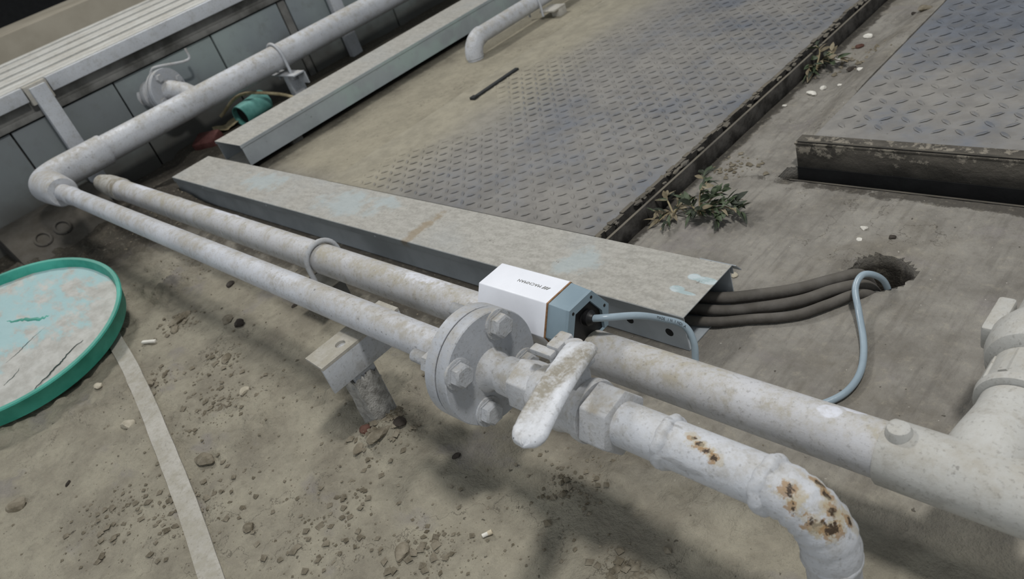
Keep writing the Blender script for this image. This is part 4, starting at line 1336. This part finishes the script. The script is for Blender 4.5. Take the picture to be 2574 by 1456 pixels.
RK = [
    ('stone', 'pale_stone', -1.481, 0.087, 0.017, 'pale stone touching the left edge of the flat strip'),
    ('stone', 'pale_stone', -1.315, 0.266, 0.011, 'small pale stone on open soil left of the angle bracket'),
    ('clod', 'dirt_stone', -1.591, 0.375, 0.016, 'grey clod just left of a dark clod below the front pipe'),
    ('clod', 'dark_stone', -1.542, 0.380, 0.016, 'dark clod just right of a grey clod below the front pipe'),
    ('clod', 'dirt_stone', -0.990, 0.097, 0.012, 'lone tan clod on the soil right of the flat strip'),
    ('pebble', 'dark_stone', -1.439, -0.050, 0.006, 'small black pebble on open soil left of the flat strip'),
    ('clod', 'dirt_stone', -1.215, 0.129, 0.018, 'flat tan clod half sunk in the soil, right of the flat strip middle'),
    ('pebble', 'dark_stone', -0.796, 0.359, 0.0065, 'small round black pebble on the ground below the flange'),
    ('clod', 'dark_stone', -1.744, 0.461, 0.014, 'black clod close under the front pipe near its left half'),
    ('clod', 'dirt_stone', -1.735, 0.320, 0.022, 'crumbly brown clod right of the green tub'),
    ('clod', 'dirt_stone', -1.710, 0.296, 0.014, 'small crumbly clod below the brown clod right of the green tub'),
    ('stone', 'dirt_stone', -1.559, 0.170, 0.013, 'tan stone against the right edge of the flat strip'),
    ('stone', 'pale_stone', -1.694, 0.102, 0.011, 'pale stone left of the flat strip near the green tub'),
    ('stone', 'dirt_stone', -1.484, -0.134, 0.020, 'flat tan stone at the far left below the green tub'),
    ('clod', 'dirt_stone', -1.457, 0.300, 0.014, 'grey brown clod in the middle of the soil left of the bracket'),
    ('clod', 'dark_stone', -1.462, 0.478, 0.008, 'dark crumb right under the front pipe left of the bracket'),
    ('clod', 'dirt_stone', -0.738, 0.201, 0.013, 'brown lump at the bottom edge below the cigarette end'),
    ('clod', 'dirt_stone', -0.954, 0.287, 0.012, 'flat clod below the mound at the muddy post'),
    ('clod', 'red_stone', -0.965, 0.318, 0.014, 'dark reddish lump at the foot of the muddy post'),
    ('clod', 'dirt_stone', -0.930, 0.318, 0.018, 'crumbly brown lump right of the reddish one at the muddy post'),
    ('clod', 'dark_stone', -0.918, 0.352, 0.013, 'dark lump right behind the muddy post foot'),
    ('stone', 'white_stone', -0.826, 1.531, 0.012, 'white stone on the concrete strip, nearest to the rail'),
    ('stone', 'white_stone', -0.812, 1.560, 0.010, 'oval white stone beside the white stone nearest the rail'),
    ('stone', 'white_stone', -0.846, 1.705, 0.012, 'flat white stone right of the small withered plant'),
    ('stone', 'white_stone', -0.748, 1.601, 0.009, 'white stone at the left edge of the right tread plate'),
    ('clod', 'dark_stone', -0.786, 1.645, 0.012, 'black lump on the concrete strip right of the small plant'),
    ('clod', 'red_stone', -0.827, 1.780, 0.011, 'reddish brown lump on the concrete strip beyond the small plant'),
    ('stone', 'white_stone', -0.833, 1.835, 0.011, 'flat white flake beyond the reddish lump on the concrete strip'),
    ('stone', 'white_stone', -0.775, 1.560, 0.006, 'tiny white pebble right of the oval white stone'),
    ('stone', 'white_stone', -0.858, 1.470, 0.006, 'tiny white pebble near the rail foot, nearest the viewer'),
    ('stone', 'white_stone', -0.506, 1.064, 0.008, 'white plaster crumb behind the round hole, the farther one'),
    ('stone', 'white_stone', -0.500, 1.032, 0.006, 'white plaster crumb behind the round hole, the nearer one'),
    ('clod', 'dark_stone', -0.455, 1.050, 0.007, 'dark flake behind the round hole'),
    ('clod', 'dark_stone', -0.764, 1.939, 0.011, 'black lump at the top edge on the concrete strip'),
    ('clod', 'dirt_stone', -0.722, 1.890, 0.015, 'brown lump by the right tread plate at the top edge'),
    ('stone', 'pale_stone', -0.640, 0.880, 0.006, 'dull pebble near the open end of the long trunking'),
]
for i, (nm, mt, x, y, s_, lb) in enumerate(RK):
    rock(nm, mt, x, y, s_, lb, 'stone' if nm in ('stone', 'pebble') else 'clod', 0.55, i)

# fine crumbs: nobody could count them
m = MB()
cl = [(-1.724, 0.315, 0.05, 160), (-1.56, 0.17, 0.05, 150), (-1.33, 0.22, 0.07, 220), (-1.46, 0.29, 0.06, 160), (-2.0, 0.47, 0.13, 380), (-0.94, 0.335, 0.05, 260),
      (-0.60, 0.40, 0.04, 160), (-0.47, 0.335, 0.03, 110), (-0.70, 0.22, 0.05, 160), (-1.15, 0.05, 0.07, 220), (-1.25, -0.03, 0.08, 220), (-0.88, 0.17, 0.09, 260),
      (-1.2, 0.2, 0.35, 700), (-0.62, 0.30, 0.18, 200), (-0.80, 1.7, 0.06, 120), (-0.83, 1.2, 0.05, 100), (-2.4, 0.6, 0.15, 260), (-1.6, 0.6, 0.25, 160)]
OCT = [(1, 0, 0), (-1, 0, 0), (0, 1, 0), (0, -1, 0), (0, 0, 1), (0, 0, -1)]
OCF = [(0, 2, 4), (2, 1, 4), (1, 3, 4), (3, 0, 4), (2, 0, 5), (1, 2, 5), (3, 1, 5), (0, 3, 5)]
allx, ally, alls = [], [], []
for (cx_, cy_, rr_, n_) in cl:
    n_ = int(n_ * 1.0)
    allx += list(rng.normal(cx_, rr_ * 0.6, n_))
    ally += list(rng.normal(cy_, rr_ * 0.55, n_))
    alls += list(0.0009 + (0.0030 if rr_ > 0.1 else 0.0062) * rng.random(n_) ** 4.5)
zz = hz(np.array(allx), np.array(ally))
for x, y, z, s_ in zip(allx, ally, zz, alls):
    if (-2.53 < x < -0.59 and 0.68 < y < 0.84) or (x + 1.985) ** 2 + (y - 0.036) ** 2 < 0.25 ** 2 or z < -0.009:
        continue
    a = random.uniform(0, 6)
    ca, sa = cos(a), sin(a)
    vs = []
    for q_ in OCT:
        k = s_ * random.uniform(0.7, 1.4)
        vs.append((x + (q_[0] * ca - q_[1] * sa) * k, y + (q_[0] * sa + q_[1] * ca) * k, z + s_ * 0.3 + q_[2] * k * 0.7))
    m.add(vs, OCF)
cr = m.build('soil_crumbs', 'dirt_stone', smooth=0, recalc=False)
tag(cr, 'loose crumbs of dry soil scattered over the ground', 'soil', kind='stuff')

# ------------------------------------------------------------------ plants
lv = []
for wid, bend, curl in ((0.34, 0.25, 0.2), (0.26, 0.45, 0.35), (0.42, 0.1, 0.3)):
    vs = []
    fs = []
    n = 7
    for i in range(n):
        t = i / (n - 1)
        wv = wid * 0.5 * (sin(pi * t ** 0.8) ** 0.9 if 0 < t < 1 else 0.02)
        zc = -bend * t * t
        vs += [(t, -wv, zc + curl * wv), (t, 0, zc), (t, wv, zc + curl * wv)]
    for i in range(n - 1):
        for k in range(2):
            fs.append((i * 3 + k, i * 3 + k + 1, (i + 1) * 3 + k + 1, (i + 1) * 3 + k))
    me_ = bpy.data.meshes.new('leaf')
    me_.from_pydata(vs, [], fs)
    me_.polygons.foreach_set('use_smooth', [True] * len(fs))
    lv.append(me_)
leafmesh = {}
for k, base in enumerate(lv):
    for mt in ('leaf', 'leaf_pale', 'leaf_dark'):
        c_ = base.copy()
        c_.materials.append(MAT[mt])
        leafmesh[(k, mt)] = c_


def plant(name, label, x, y, stems, nleaf, L, pale, seed):
    """stems: list of end points relative to the foot; leaves sit along the stems"""
    rnd = random.Random(seed)
    z0 = zf(x, y)
    t = thing(name, (x, y, z0), label, 'plant')
    for st in stems:
        mid = Vector(st) * 0.5 + Vector((rnd.uniform(-0.01, 0.01), rnd.uniform(-0.01, 0.01), 0.012))
        p3 = catmull([Vector((x, y, z0)), Vector((x, y, z0)) + mid, Vector((x, y, z0)) + Vector(st)], 6)
        MB().tube(p3, [0.0022 - 0.0014 * i / len(p3) for i in range(len(p3))], 8).build('stem', 'twig', t)
        for k in range(nleaf):
            f = rnd.uniform(0.25, 1.0)
            p = p3[int(f * (len(p3) - 1))] - Vector((x, y, z0))
            mt = 'leaf_pale' if rnd.random() < pale else rnd.choice(('leaf', 'leaf', 'leaf_dark'))
            o = bpy.data.objects.new('leaf', leafmesh[(rnd.randrange(3), mt)])
            col.objects.link(o)
            o.parent = t
            s_ = L * rnd.uniform(0.6, 1.2)
            az = math.atan2(st[1], st[0]) + rnd.uniform(-1.3, 1.3)
            o.rotation_euler = (rnd.uniform(-0.8, 0.8), rnd.uniform(-0.75, 0.15), az)
            o.location = p + Vector((0, 0, 0.004))
            o.scale = (s_, s_, s_)
    return t


plant('weed_plant', 'leafy half withered weed by the rail end, behind the long trunking', -0.800, 1.028,
      [(0.07, -0.005, 0.022), (0.045, 0.035, 0.040), (-0.01, 0.05, 0.060), (0.075, 0.03, 0.018), (0.03, -0.02, 0.025), (-0.035, 0.01, 0.02), (0.015, 0.02, 0.062), (0.06, -0.03, 0.010), (0.095, 0.005, 0.012), (0.0, -0.025, 0.012)], 15, 0.027, 0.12, 4)
plant('weed_plant', 'withered brown weed lying between the larger weed and the rail', -0.850, 1.015,
      [(-0.025, -0.035, 0.008), (-0.03, 0.02, 0.016), (0.02, 0.03, 0.014), (-0.01, -0.045, 0.006), (0.03, 0.0, 0.01), (0.01, -0.06, 0.005)], 8, 0.027, 0.72, 9)
plant('weed_plant', 'small withered weed at the rail farther up the concrete strip', -0.876, 1.655,
      [(0.045, 0.0, 0.015), (0.03, 0.03, 0.03), (-0.01, 0.03, 0.045), (0.02, -0.03, 0.012), (0.055, 0.02, 0.012), (0.015, -0.045, 0.01)], 10, 0.030, 0.45, 14)
